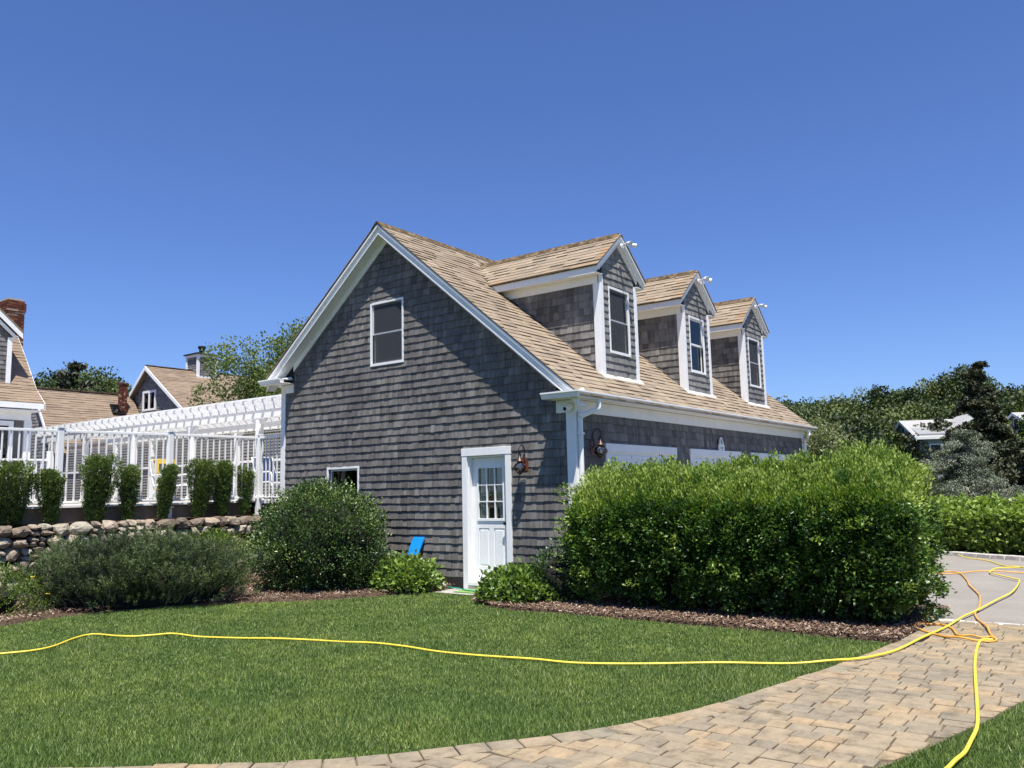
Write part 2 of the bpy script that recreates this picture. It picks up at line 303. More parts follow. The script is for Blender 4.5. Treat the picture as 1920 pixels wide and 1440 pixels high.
mound('mulch_bed', MULCH_R, GZ+.004, .05, 'bark_mulch'); mound('mulch_bed', MULCH_L, GZ+.004, .07, 'bark_mulch')
def chips(poly, n, z):
    P = np.array(poly); x = RNG.uniform(P[:, 0].min(), P[:, 0].max(), n*3); y = RNG.uniform(P[:, 1].min(), P[:, 1].max(), n*3); k = inpoly(x, y, poly); x = x[k][:n]; y = y[k][:n]; n = len(x)
    a = RNG.uniform(0, math.pi, n); L = RNG.uniform(.008, .024, n); W = RNG.uniform(.003, .008, n); zz = z+RNG.uniform(.0, .03, n); ti = RNG.uniform(-.012, .012, n)
    c, s = np.cos(a), np.sin(a); V = np.empty((n, 4, 3))
    for j, (i, k) in enumerate(((-1, -1), (1, -1), (1, 1), (-1, 1))):
        V[:, j, 0] = x+c*L*i-s*W*k; V[:, j, 1] = y+s*L*i+c*W*k; V[:, j, 2] = zz+ti*i+np.abs(W)*k*.5
    return V.reshape(-1, 3), np.arange(n*4).reshape(-1, 4), np.repeat(RNG.uniform(0, 1, n)**1.6, 4)
V1, F1, T1 = chips(MULCH_R, 30000, GZ+.045); V2, F2, T2 = chips(MULCH_L, 22000, GZ+.065)
setp(link('mulch_chips', fast_mesh('mulch_chips', np.vstack([V1, V2]), np.vstack([F1, F2+len(V1)]), 'mulch_chip', np.hstack([T1, T2]))), 'loose brown bark mulch chips covering the planting beds', 'mulch', kind='stuff')

# driveway
sheet('driveway', [(.6, .02), (22, .02), (22, 7.0), (8.2, 7.7), (4.9, 8.55), (3.13, 9.55), (-.5, 11.6), (-2, 30), (.4, 30), (.02, 11.6), (.02, .9), (.6, .9)][:7]+[(0.02, 11.0), (.02, .95), (.6, .95)], GZ+.006, 'asphalt_old')
ROADE = empty('driveway_edging', (6, 4, GZ), 'pale granite block edging along the near and far sides of the grey driveway', 'edging')
for i in range(22):
    x = 4.82+i*.27; g = RNG.uniform(-.015, .015, 3)
    MB().box(x, x+.262, -.06+g[0], .05+g[1], GZ-.05, GZ+.022+g[2]*.4).obj('edging_block', 'granite_edge', ROADE, bevel=.01)
fe = [Vector((3.0, 9.62, 0)), Vector((4.9, 8.5, 0)), Vector((8.2, 7.7, 0)), Vector((14, 7.3, 0))]; k = 0
for a, b in zip(fe[:-1], fe[1:]):
    n = int((b-a).length/.3); d = (b-a)/n
    for i in range(n):
        p = a+d*i; q = a+d*(i+.94); g = RNG.uniform(-.02, .02); MB().bar((p.x, p.y, GZ+.01+g*.3), (q.x, q.y, GZ+.01+g*.3), .14, .16).obj('edging_block', 'granite_edge', ROADE, bevel=.012)
sheet('far_bed', [(3.0, 9.72), (4.95, 8.6), (8.3, 7.8), (30, 7.2), (30, 40), (-6, 40)], GZ+.0, 'bark_mulch')

# paver path
path = sheet('paver_path', PATH, GZ+.004, 'joint_sand')
def chamf(mb, pts, z0, z1, t, ins=.007):
    c = sum((Vector((x, y, 0)) for x, y in pts), Vector())/len(pts); n = len(pts)
    lo = [(x, y, z0) for x, y in pts]; mid = [(x, y, z1-.006) for x, y in pts]; top = []
    for x, y in pts:
        d = c-Vector((x, y, 0)); d.normalize(); top.append((x+d.x*ins*1.3, y+d.y*ins*1.3, z1))
    mb.add(lo+mid+top, [tuple(range(2*n, 3*n))]+[(i, (i+1) % n, n+(i+1) % n, n+i) for i in range(n)]+[(n+i, n+(i+1) % n, 2*n+(i+1) % n, 2*n+i) for i in range(n)], t)
pavers = []
def border(edge, side, w=.17):
    P = [Vector((x, y, 0)) for x, y in edge]; S = [0]
    for a, b in zip(P[:-1], P[1:]): S.append(S[-1]+(b-a).length)
    def at(s):
        for i in range(len(P)-1):
            if s <= S[i+1]: t = (s-S[i])/(S[i+1]-S[i]); d = (P[i+1]-P[i]).normalized(); return P[i].lerp(P[i+1], t), Vector((d.y, -d.x, 0))*side
        d = (P[-1]-P[-2]).normalized(); return P[-1], Vector((d.y, -d.x, 0))*side
    s = 0.
    while s < S[-1]-.2:
        L = random.uniform(.19, .24); a, na = at(s+.004); b, nb = at(s+L-.004); o = random.uniform(-.006, .006)
        pavers.append([(a.x+na.x*o, a.y+na.y*o), (b.x+nb.x*o, b.y+nb.y*o), (b.x+nb.x*w, b.y+nb.y*w), (a.x+na.x*w, a.y+na.y*w)]); s += L
border(LEs, 1)
def inset(edge, side, w):
    P = [Vector((x, y, 0)) for x, y in edge]; o = []
    for i, p in enumerate(P):
        d = (P[min(i+1, len(P)-1)]-P[max(i-1, 0)]).normalized(); q = p+Vector((d.y, -d.x, 0))*side*w; o.append((q.x, q.y))
    return o
INN = inset(LEs, 1, .175)+inset(REs, 1, .0)
def clip_poly(sub, poly):   # keep piece if whole; cut corners crudely by sliding outside corners toward the centre
    ins = inpoly(np.array([p[0] for p in sub]), np.array([p[1] for p in sub]), poly)
    if ins.all(): return sub
    if not ins.any(): return None
    c = np.mean([p for p, i in zip(sub, ins) if i], 0); out = []
    for p, i in zip(sub, ins):
        if i: out.append(p); continue
        a = np.array(p); lo, hi = 0., 1.
        for _ in range(10):
            m = (lo+hi)/2; q = a+(c-a)*m
            if inpoly(q[:1], q[1:2], poly)[0]: hi = m
            else: lo = m
        out.append(tuple(a+(c-a)*hi))
    P = np.array(out); A = .5*abs(np.dot(P[:, 0], np.roll(P[:, 1], 1))-np.dot(P[:, 1], np.roll(P[:, 0], 1)))
    return out if A > .004 else None
y = -16.4
while y < -.07:
    h = random.choice((.135, .15, .165, .19)); x = -9.+random.uniform(0, .2)
    while x < 7:
        w = random.choice((.14, .16, .19, .22, .25)); j = lambda: random.uniform(-.004, .004); g = .0045
        if -.3 < 1 and inpoly(np.array([x+w/2]), np.array([y+h/2]), PATH)[0]:
            # keep the front-half of the rows in two-high blocks now and then
            q = clip_poly([(x+g+j(), y+g+j()), (x+w-g+j(), y+g+j()), (x+w-g+j(), y+h-g+j()), (x+g+j(), y+h-g+j())], INN)
            if q: pavers.append(q)
        x += w
    y += h
def seen(px, py, pz=0.):
    d = np.array([px, py, pz])-CAMP; z = d@np.array(_fw)
    if z <= .3: return None
    return 960+1548.6*(d@np.array(_rt))/z, 720-1548.6*(d@np.array(_up))/z, z
pv = []
for q in pavers:
    c = np.mean(q, 0); s = seen(c[0], c[1], GZ); vis = s is not None and -60 < s[0] < 1990 and s[1] < 1500
    pv.append((0 if vis else 1, s[2] if s else 99, q))
pv.sort(key=lambda a: (a[0], a[1])); rest = MB()
for i, (o, d, q) in enumerate(pv):
    z = GZ+.022+random.uniform(-.004, .004); t = random.random()
    if i < 300 and o == 0: m = MB(); chamf(m, q, GZ, z, t); m.obj('paver', 'tumbled_paver', path)
    else: chamf(rest, q, GZ, z, t)
rest.obj('far_pavers', 'tumbled_paver', path, kind='stuff')

# grass blades
def grass():
    xs, ys = [], []
    def region(x0, x1, y0, y1, f):
        n = int((x1-x0)*(y1-y0)*f); return RNG.uniform(x0, x1, n), RNG.uniform(y0, y1, n)
    X, Y = region(-6.6, 8.2, -13, 0, 9800)
    d = np.stack([X, Y, np.full(X.shape, GZ)], 1)-CAMP; z = d@np.array(_fw); u = 960+1548.6*(d@np.array(_rt))/z; v = 720-1548.6*(d@np.array(_up))/z
    k = (z > 1) & (u > -160) & (u < 2060) & (v < 1560); k &= RNG.uniform(0, 1, len(X)) < np.clip(6.5/np.maximum(z, 1), .28, 1)
    X, Y, z = X[k], Y[k], z[k]; k = ~inpoly(X, Y, PATH) & ~inpoly(X, Y, MULCH_R) & ~inpoly(X, Y, MULCH_L) & (Y < -.35) & ~((Y > -.9) & (X > -2.5) & (X < -1.4) & (Y > -.62)); X, Y, z = X[k], Y[k], z[k]; n = len(X)
    a = RNG.uniform(0, 2*math.pi, n); H = RNG.uniform(.014, .034, n)*(1+.35*np.sin(X*2.3+1.5*np.sin(Y*1.7))*np.sin(Y*2.9)); H[RNG.uniform(0, 1, n) < .012] *= 1.7; W = .0028*np.clip(z/6, 1, 2.6); la = RNG.uniform(0, 2*math.pi, n); L = RNG.uniform(.2, .9, n)*H
    V = np.empty((n, 3, 3)); V[:, 0] = np.stack([X-np.cos(a)*W, Y-np.sin(a)*W, np.full(n, GZ)], 1); V[:, 1] = np.stack([X+np.cos(a)*W, Y+np.sin(a)*W, np.full(n, GZ)], 1)
    V[:, 2] = np.stack([X+np.cos(la)*L, Y+np.sin(la)*L, GZ+H], 1); t = np.clip(RNG.normal(.45, .25, n), 0, .97); t[RNG.uniform(0, 1, n) < .03] = 1.
    o = link('grass', fast_mesh('grass', V.reshape(-1, 3), np.arange(3*n).reshape(-1, 3), 'grass_blade', np.repeat(t, 3)))
    setp(o, 'short mown green grass of the front lawn', 'grass', kind='stuff'); print('grass blades', n)
grass()

# ------------------------------------------------------------------ house constants
XM, ZR, SR, SL = -3.98, 6.45, .833, .815
HL = 11.07; HW = 6.98
def zroof(x): return ZR-SR*(x-XM) if x > XM else ZR-SL*(XM-x)
house = empty('garage_house', (-3.5, 5.5, 0), 'grey cedar shingled garage building with tan roof, white trim and three dormers', 'house')
def wall_holes(mb, axis, c0, c1, breaks, top, bot, holes):
    """wall between planes c0..c1 on axis 'y' (runs along x) or 'x' (runs along y)"""
    xs = sorted(set(breaks+[h[0] for h in holes]+[h[1] for h in holes]))
    for a, b in zip(xs[:-1], xs[1:]):
        hs = sorted([(h[2], h[3]) for h in holes if h[0] <= a+1e-6 and h[1] >= b-1e-6]); z = bot; segs = []
        for h in hs: segs.append((z, h[0])); z = h[1]
        for (p, q) in segs:
            if q-p > 1e-4: mb.box(a, b, c0, c1, p, q) if axis == 'y' else mb.box(c0, c1, a, b, p, q)
        ta, tb = top(a), top(b)
        P = [(a, z), (b, z), (b, tb), (a, ta)]
        if axis == 'y': pts = [(x, c0, zz) for x, zz in P]; d = (0, c1-c0, 0)
        else: pts = [(c0, x, zz) for x, zz in P]; d = (c1-c0, 0, 0)
        mb.prism(pts, (0, 0, 0), d)
W1 = (-4.395, -3.605, 3.855, 4.985); W2 = (-5.59, -4.76, 1.2, 1.96); DR = (-2.12, -1.31, -.02, 2.06)
mb = MB(); top = lambda x: zroof(x)-.07
wall_holes(mb, 'y', 0, .12, [-HW, XM, -.001], top, -.12, [W1, W2, DR]); gable_wall = mb.obj('gable_wall', 'shadow_underlay', house)
mb = MB(); wall_holes(mb, 'y', HL-.12, HL, [-HW, XM, -.001], top, -.12, []); mb.obj('back_wall', 'weathered_cedar_shingle', house)
side_wall = box('side_wall', -.12, -.002, .125, HL-.125, -.12, 2.84, 'shadow_underlay', house)
box('left_wall', -HW, -HW+.12, .125, HL-.125, -.12, 3.8, 'weathered_cedar_shingle', house)
box('inner_floor', -HW+.13, -.13, .13, HL-.13, -.12, -.06, 'interior_dark', house)
box('inner_ceiling', -HW+.13, -.13, .13, HL-.13, 2.62, 2.68, 'interior_dark', house)
box('inner_partition', -HW+.13, -.13, 2.6, 2.66, -.05, 2.6, 'interior_dark', house)
mb = MB(); mb.box(-HW+.02, DR[0]-.1, -.03, 0, -.12, .075).box(DR[1]+.1, -.02, -.03, 0, -.12, .075); mb.obj('skirt_board', 'shadow_underlay', house)

# shingles on the gable wall
def shingle_pts(axis, c, a, b, z0, z1, th=.013, cutl=None):
    """wedge shingle: butt thickness th at the bottom, thin at the top; outward is -y (axis y) or +x (axis x)"""
    s = -1 if axis == 'y' else 1
    def P(u, w, z): return (u, c+s*w, z) if axis == 'y' else (c+s*w, u, z)
    za, zb = z1 if isinstance(z1, tuple) else (z1, z1)
    return [P(a, 0, z0), P(b, 0, z0), P(b, th, z0), P(a, th, z0), P(a, 0, za), P(b, 0, zb), P(b, .002, zb), P(a, .002, za)]
def shingle_rows(axis, c, lo, hi, z0, z1, exp, holes, topf, wmin=.062, wmax=.16, ztop=None, tb=.48, tv=.17):
    out = []; z = z0; r = 0
    while z < z1:
        x = lo(z) if callable(lo) else lo; x += 0; first = True; H = hi(z) if callable(hi) else hi
        while x < H-.01:
            w = random.uniform(wmin, wmax); xe = min(x+w, H)
            if H-xe < .04: xe = H
            a, b = x+.0015, xe-.0015; zt = z+exp+.012; dz = random.uniform(-.005, .004); ok = True
            if topf:
                ta, tb_ = topf(a), topf(b)
                if max(ta, tb_) < z+.015: ok = False
                zt = (min(zt, max(ta, z+.003)), min(zt, max(tb_, z+.003)))
            if ok:
                segs = [(a, b)]; th = random.uniform(.016, .025); t = min(1, max(0, random.gauss(tb, tv))); zm = max(zt) if isinstance(zt, tuple) else zt
                for (h0, h1, g0, g1) in holes:
                    p, q = max(a, h0), min(b, h1)
                    if q-p > .012 and zm > g1+.015 and z < g1-.005: out.append((p, q, g1+.002, zm, th, t))
                    elif q-p > .012 and z < g0-.015 and zm > g0+.02: out.append((p, q, z+dz, g0-.001, th, t))
                for (h0, h1, g0, g1) in holes:
                    if (max(zt) if isinstance(zt, tuple) else zt) > g0+.02 and z < g1-.005:
                        ns = []
                        for (p, q) in segs:
                            if q <= h0 or p >= h1: ns.append((p, q)); continue
                            if p < h0-.012: ns.append((p, h0))
                            if q > h1+.012: ns.append((h1, q))
                        segs = ns
                for p, q in segs:
                    if q-p > .01: out.append((p, q, z+dz, zt, th, t))
            x = xe
        z += exp; r += 1
    return out
gh = [(-4.43, -3.57, 3.815, 5.02), (-5.62, -4.73, 1.1, 1.995), (-2.225, -1.21, -.2, 2.185), (-HW-1, -HW+.105, -1, 4.), (-.135, 1, -1, 4), (-.31, 1, 2.645, 4), (-HW-1, -6.62, 3.53, 4.2)]
rake_top = lambda x: zroof(x)-.30
sh = shingle_rows('y', 0, -HW+.05, -.03, .078, 6.2, .1355, gh, rake_top)
sh = [s for s in sh]
def order(s): x = (s[0]+s[1])/2; return (x-6.7)**2+114+(s[2]-1.47)**2-((s[1]-s[0]) > .09)*6+(200 if s[2] < .2 or x > -.15 else 0)
sh.sort(key=order); sh.insert(0, None); sh = [s for s in sh if s]
rest = MB()
for i, (a, b, z0, z1, th, t) in enumerate(sh):
    p = shingle_pts('y', -.0005, a, b, z0, z1, th)
    if i < 298: MB().hexa(p, t).obj('shingle', 'weathered_cedar_shingle', gable_wall)
    else: rest.hexa(p, t)
# one paler replacement shingle that catches the eye
rest.obj('upper_shingles', 'weathered_cedar_shingle', gable_wall, kind='stuff')
MB().hexa(shingle_pts('y', -.014, -2.93, -2.84, 2.505, 2.63, .012), 1).obj('shingle', 'silver_cedar_shingle', gable_wall)
# side wall shingles (behind the hedge, under the eave)
GD = [(.86, 3.46), (4.06, 6.66), (7.26, 9.86)]
rest = MB(); k = 0; s2 = shingle_rows('x', 0, .1, HL-.1, .078, 2.64, .1355, [(a, b, -1, 2.2) for a, b in GD]+[(5.42, 5.78, 2.15, 2.43)], None, .09, .22, tb=.55)
s2.sort(key=lambda s: (0 if s[2] > 1.85 else 1, s[0]))
for i, (a, b, z0, z1, th, t) in enumerate(s2):
    p = shingle_pts('x', .0005, a, b, z0, min(z1, 2.645), th)
    if i < 120: MB().hexa(p, t).obj('shingle', 'weathered_cedar_shingle', side_wall)
    else: rest.hexa(p, t)
rest.obj('lower_shingles', 'weathered_cedar_shingle', side_wall, kind='stuff')

# trim
WP = 'white_paint'
def part(name, mat, f, parent=house, bevel=.004, **k): m = MB(); f(m); return m.obj(name, mat, parent, bevel=bevel, **k)
part('corner_board', WP, lambda m: (m.box(-.135, .026, -.028, -.001, -.1, 2.645), m.box(.001, .026, 0, .11, -.1, 2.645)))
part('corner_board', WP, lambda m: (m.box(-HW-.026, -HW+.105, -.028, -.001, -.1, 3.53), m.box(-HW-.026, -HW-.001, 0, .11, -.1, 3.53)))
part('corner_board', WP, lambda m: (m.box(.001, .026, HL-.11, HL, -.1, 2.645), m.box(-.11, .026, HL+.001, HL+.026, -.1, 2.645)))
part('frieze_board', WP, lambda m: (m.box(.001, .03, .003, HL, 2.645, 2.838), m.box(-.31, .03, -.032, -.001, 2.645, 2.838)))
part('frieze_board', WP, lambda m: (m.box(-HW-.03, -HW-.001, .003, HL, 3.53, 3.7), m.box(-HW-.03, -6.62, -.032, -.001, 3.53, 3.7)))
part('soffit', WP, lambda m: (m.box(-.35, .30, -.36, -.034, 2.84, 2.852), m.box(.032, .30, -.03, HL+.2, 2.84, 2.852)))
part('soffit', WP, lambda m: (m.box(-HW-.27, -6.6, -.36, -.034, 3.702, 3.714), m.box(-HW-.27, -HW-.032, -.03, HL+.2, 3.702, 3.714)))
# gutters with their mitred returns across the gable
gp = [(0, 0), (.065, .0), (.085, .02), (.095, .055), (.115, .075), (.115, .097), (.1, .097), (.09, .082), (0, .082)]
def gutter(m, x0, sgn, z, xend):
    n = len(gp); A = []; B = []; Cc = []
    for (o, h) in gp:
        A.append((x0+sgn*o, HL+.28, z+h)); B.append((x0+sgn*o, -.275-o, z+h)); Cc.append((xend, -.275-o, z+h))
    v = A+B+Cc; f = [(i, (i+1) % n, n+(i+1) % n, n+i) for i in range(n)]+[(n+i, n+(i+1) % n, 2*n+(i+1) % n, 2*n+i) for i in range(n)]+[tuple(range(n)), tuple(range(3*n-1, 2*n-1, -1))]
    m.add(v, f)
part('gutter', WP, lambda m: gutter(m, .205, 1, 2.838, -.36), bevel=0)
part('gutter', WP, lambda m: gutter(m, -HW-.205, -1, 3.70, -6.62), bevel=0)
# little hipped tops over the returns
part('return_cap', WP, lambda m: m.hexa([(-.35, -.27, 2.93), (.24, -.27, 2.93), (.24, -.03, 2.93), (-.35, -.03, 2.93), (-.33, -.25, 2.94), (.2, -.25, 2.94), (.2, -.03, 3.0), (-.25, -.03, 3.0)]))
part('return_cap', WP, lambda m: m.hexa([(-HW-.24, -.27, 3.79), (-6.62, -.27, 3.79), (-6.62, -.03, 3.79), (-HW-.24, -.03, 3.79), (-HW-.2, -.25, 3.80), (-6.64, -.25, 3.80), (-6.7, -.03, 3.86), (-HW-.2, -.03, 3.86)]))
# rakes
def rake(m, side, y0, y1, d0, d1, xa=None, xb=None):
    """board following the roof line between perpendicular-ish vertical drops d0..d1 below the deck"""
    xe = (.235 if side > 0 else -HW-.235) if xb is None else xb
    for_ = [(XM, ZR-d0), (xe, zroof(xe)-d0), (xe, zroof(xe)-d1), (XM, ZR-d1)]
    m.prism([(x, y0, z) for x, z in for_], (0, 0, 0), (0, y1-y0, 0))
for sd_ in (1, -1):
    part('rake_board', WP, lambda m: rake(m, sd_, -.235, -.212, .045, .225), bevel=.002)
    part('rake_crown', WP, lambda m: (rake(m, sd_, -.275, -.236, .04, .095), rake(m, sd_, -.252, -.236, .2, .228)), bevel=.003)
    part('rake_soffit', WP, lambda m: rake(m, sd_, -.211, -.026, .2, .215), bevel=0)
    part('rake_frieze', WP, lambda m: rake(m, sd_, -.03, -.001, .10, .335, xb=(-.30 if sd_ > 0 else -6.63)), bevel=.002)

# roof
def slope(name, x0, x1, y0, y1, zoff, th, mat, parent):
    m = MB(); a, b = (x0, zroof(x0)-zoff), (x1, zroof(x1)-zoff); m.prism([(a[0], y0, a[1]), (b[0], y0, b[1]), (b[0], y0, b[1]-th), (a[0], y0, a[1]-th)], (0, 0, 0), (0, y1-y0, 0)); return m.obj(name, mat, parent)
RY0, RY1 = -.285, HL+.285
roof = slope('roof', XM, .29, RY0+.01, RY1-.01, .012, .03, 'ridge_cap_shingle', house)
roof_l = slope('rear_roof', -HW-.27, XM, RY0+.01, RY1-.01, .012, .03, 'ridge_cap_shingle', house)
def tab(m, o, du, dv, dn, a, b, s0, s1, h, t):
    """roof tab: o origin, du along eave, dv up the slope, dn normal; a..b along, s0..s1 up, butt height h"""
    P = lambda u, v, w: o+du*u+dv*v+dn*w
    m.hexa([P(a, s0, -.004), P(b, s0, -.004), P(b, s1, -.004), P(a, s1, -.004), P(a, s0, h), P(b, s0, h), P(b, s1, .001), P(a, s1, .001)], t)
def tabs(o, du, dv, dn, W, H, exp, inside=None, wr=(.16, .38)):
    out = []; s = 0.; r = 0
    while s < H-.03:
        u = -random.uniform(0, .15) if r else 0.; 
        while u < W:
            w = random.uniform(*wr); a, b = max(u, 0)+.001, min(u+w, W)-.001
            if b-a > .03:
                c = o+du*((a+b)/2)+dv*(s+exp/2)
                if inside is None or inside(c): out.append((a, b, s, min(s+exp+.01, H), random.choice((.009, .011, .02, .023)), min(1, max(0, random.gauss(.5, .25)))))
            u += w
        s += exp; r += 1
    return out
dv = Vector((-1, 0, SR)).normalized(); dn = Vector((SR, 0, 1)).normalized(); o = Vector((.31, RY0-.005, zroof(.31)-.012)); HS = (o-Vector((XM, o.y, ZR))).length
DY = [2.153, 5.491, 8.829]
def not_dormer(c):
    for yd in DY:
        if abs(c.y-yd) < .6 and c.x < -.42 and c.z < 5.6: return False
        if abs(c.y-yd) < .62-(c.z-5.2)*.9 and c.z >= 5.2 and c.z < 5.95: return False
    return True
tb = tabs(o, Vector((0, 1, 0)), dv, dn, RY1-RY0+.01, HS, .135, not_dormer)
tb.sort(key=lambda q: (q[0]+8)**2+(q[2]*.9)**2-(q[1]-q[0] > .2)*4); rest = MB()
for i, q in enumerate(tb):
    if i < 300: m = MB(); tab(m, o, Vector((0, 1, 0)), dv, dn, *q); m.obj('roof_shingle', 'tan_asphalt_shingle', roof)
    else: tab(rest, o, Vector((0, 1, 0)), dv, dn, *q)
rest.obj('upper_roof_shingles', 'tan_asphalt_shingle', roof, kind='stuff')
dvl = Vector((1, 0, SL)).normalized(); dnl = Vector((-SL, 0, 1)).normalized(); ol = Vector((-HW-.29, RY0-.005, zroof(-HW-.29)-.012)); rest = MB()
for q in tabs(ol, Vector((0, 1, 0)), dvl, dnl, RY1-RY0+.01, (ol-Vector((XM, ol.y, ZR))).length, .135, None, (.3, .6)): tab(rest, ol, Vector((0, 1, 0)), dvl, dnl, *q)
rest.obj('rear_roof_shingles', 'tan_asphalt_shingle', roof_l, kind='stuff')
def caps(apex0, apex1, wv, sl, parent, step=.14, mat='ridge_cap_shingle'):
    """overlapping ridge caps from apex0 to apex1; wv horizontal unit vector across"""
    a = Vector(apex0); b = Vector(apex1); d = (b-a).normalized(); n = int((b-a).length/step); wv = Vector(wv)
    for i in range(n):
        p = a+d*(i*step); q = p+d*(step+.03); m = MB(); w = .13; h0, h1 = .022, .010; v = []
        for (pt, h) in ((p, h0), (q, h1)):
            v += [pt+wv*w+Vector((0, 0, -w*sl+h*.6)), pt+Vector((0, 0, h+.006)), pt-wv*w+Vector((0, 0, -w*sl+h*.6))]
        u = [x-Vector((0, 0, .012)) for x in v]
        m.add(v+u, [(0, 1, 4, 3), (1, 2, 5, 4), (0, 6, 7, 1), (1, 7, 8, 2), (3, 4, 10, 9), (4, 5, 11, 10), (6, 9, 10, 7), (7, 10, 11, 8), (0, 3, 9, 6), (2, 8, 11, 5)]); m.obj('ridge_cap', mat, parent)
caps((XM, RY1, ZR+.0), (XM, RY0-.02, ZR+.0), (1, 0, 0), .83, roof)

# ------------------------------------------------------------------ windows
def window(parent, axis, c, a0, a1, z0, z1, screens=('insect_screen', 'insect_screen'), blind=False, single=False, frame='vinyl_white', label=None, cas=.042):
    """double hung window; outward -y (axis y) or +x (axis x). outer casing a0..a1,z0..z1"""
    s = -1 if axis == 'y' else 1
    def B(m, p, q, w0, w1, g0, g1):
        w0, w1 = sorted((c+s*w0, c+s*w1)); 
        if axis == 'y': m.box(p, q, w0, w1, g0, g1)
        else: m.box(w0, w1, p, q, g0, g1)
    m = MB(); B(m, a0, a0+cas, -.01, .022, z0, z1); B(m, a1-cas, a1, -.01, .022, z0, z1); B(m, a0+cas, a1-cas, -.01, .022, z1-cas, z1); B(m, a0+cas, a1-cas, -.01, .027, z0, z0+cas*1.1)
    wf = m.obj('window', frame, parent, bevel=.003, label=label)
    i0, i1, g0, g1 = a0+cas, a1-cas, z0+cas*1.1, z1-cas; zm = (g0+g1)/2
    def sash(w0, w1, p0, p1, nm='sash'):
        m = MB(); t = .032; B(m, i0+.004, i0+t, w0, w1, p0, p1); B(m, i1-t, i1-.004, w0, w1, p0, p1); B(m, i0+t, i1-t, w0, w1, p1-t, p1); B(m, i0+t, i1-t, w0, w1, p0, p0+t*1.1); m.obj(nm, frame, wf, bevel=.002)
    def pane(w, p0, p1, nm, mat):
        m = MB(); B(m, i0+.03, i1-.03, w, w+.004, p0, p1); m.obj(nm, mat, wf)
    if single: sash(-.07, -.035, g0, g1); pane(-.055, g0+.03, g1-.03, 'pane', 'window_glass')
    else:
        sash(-.04, -.012, zm-.01, g1); sash(-.075, -.045, g0, zm+.02)
        pane(-.028, zm+.02, g1-.03, 'pane', 'window_glass'); pane(-.062, g0+.03, zm-.01, 'pane', 'window_glass')
        if screens[0]: pane(-.008, zm+.015, g1-.005, 'insect_screen', screens[0])
        if screens[1]: pane(-.008, g0+.005, zm-.012, 'insect_screen', screens[1])
    if blind:
        m = MB(); z = g0+.03
        while z < (zm if blind == 1 else g1)-.02: B(m, i0+.01, i1-.01, -.13, -.105, z, z+.004); z += .028
        m.obj('blind', 'window_blind', wf, kind='stuff')
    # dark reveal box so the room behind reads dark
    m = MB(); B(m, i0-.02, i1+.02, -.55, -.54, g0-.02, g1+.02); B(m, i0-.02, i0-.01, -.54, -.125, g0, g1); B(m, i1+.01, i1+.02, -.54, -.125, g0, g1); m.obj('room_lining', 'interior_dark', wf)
    return wf
window(house, 'y', 0, -4.43, -3.57, 3.815, 5.02, blind=1)
window(house, 'y', 0, -5.62, -4.73, 1.16, 1.993, single=True)

# ------------------------------------------------------------------ side door
dx0, dx1 = -2.115, -1.315
part('door_casing', WP, lambda m: (m.box(-2.222, -2.115, -.045, -.001, -.12, 2.06), m.box(-1.315, -1.212, -.045, -.001, -.12, 2.06), m.box(-2.228, -1.206, -.05, -.001, 2.06, 2.185)), bevel=.003)
part('door_jamb', WP, lambda m: (m.box(-2.12, -2.095, -.0005, .13, -.02, 2.055), m.box(-1.335, -1.31, -.0005, .13, -.02, 2.055), m.box(-2.095, -1.335, -.0005, .13, 2.03, 2.055)), bevel=0)
part('door_sill', WP, lambda m: m.box(-2.11, -1.32, -.06, .15, -.045, .012))
part('door_step', 'concrete', lambda m: m.box(-2.11, -1.32, -.055, .1, -.12, -.047))
A0, A1, YD0, YD1 = -2.093, -1.337, .085, .127
lx0, lx1, lz0, lz1 = A0+.115, A1-.115, 1.02, 1.86
m = MB(); m.box(A0, lx0, YD0, YD1, .015, 2.028).box(lx1, A1, YD0, YD1, .015, 2.028).box(lx0, lx1, YD0, YD1, lz1, 2.028).box(lx0, lx1, YD0, YD1, .87, lz0)
xc = (lx0+lx1)/2; m.box(lx0, lx1, YD0, YD1, .015, .26).box(xc-.05, xc+.05, YD0, YD1, .26, .87); m.box(lx0, xc-.05, YD0+.014, YD1, .26, .87).box(xc+.05, lx1, YD0+.014, YD1, .26, .87)
door = m.obj('door', WP, house, bevel=.003)
for a, b in ((lx0, xc-.05), (xc+.05, lx1)):
    m = MB(); i = .032; m.hexa([(a+.006, YD0+.0135, .266), (b-.006, YD0+.0135, .266), (b-.006, YD0+.0135, .864), (a+.006, YD0+.0135, .864), (a+i, YD0+.003, .26+i), (b-i, YD0+.003, .26+i), (b-i, YD0+.003, .87-i), (a+i, YD0+.003, .87-i)]); m.obj('raised_panel', WP, door)
m = MB(); w = .028; m.box(lx0-.02, lx1+.02, YD0-.016, YD0-.001, lz0-.03, lz0+.012).box(lx0-.02, lx1+.02, YD0-.014, YD0-.001, lz1-.01, lz1+.02).box(lx0-.02, lx0+.01, YD0-.014, YD0-.001, lz0+.012, lz1-.01).box(lx1-.01, lx1+.02, YD0-.014, YD0-.001, lz0+.012, lz1-.01)
m.obj('glazing_frame', WP, door, bevel=.002)
gx = [lx0+.01+(lx1-lx0-.02)*k/3 for k in range(4)]; gz = [lz0+.012+(lz1-lz0-.022)*k/3 for k in range(4)]
for k in (1, 2): box('muntin', gx[k]-.009, gx[k]+.009, YD0-.008, YD0+.02, lz0+.012, lz1-.01, WP, door); 
for k in (1, 2): box('muntin', lx0+.01, lx1-.01, YD0-.006, YD0+.018, gz[k]-.009, gz[k]+.009, WP, door)
for i in range(3):
    for j in range(3): box('pane', gx[i]+.001, gx[i+1]-.001, YD0+.021, YD0+.025, gz[j]+.001, gz[j+1]-.001, 'window_glass', door)
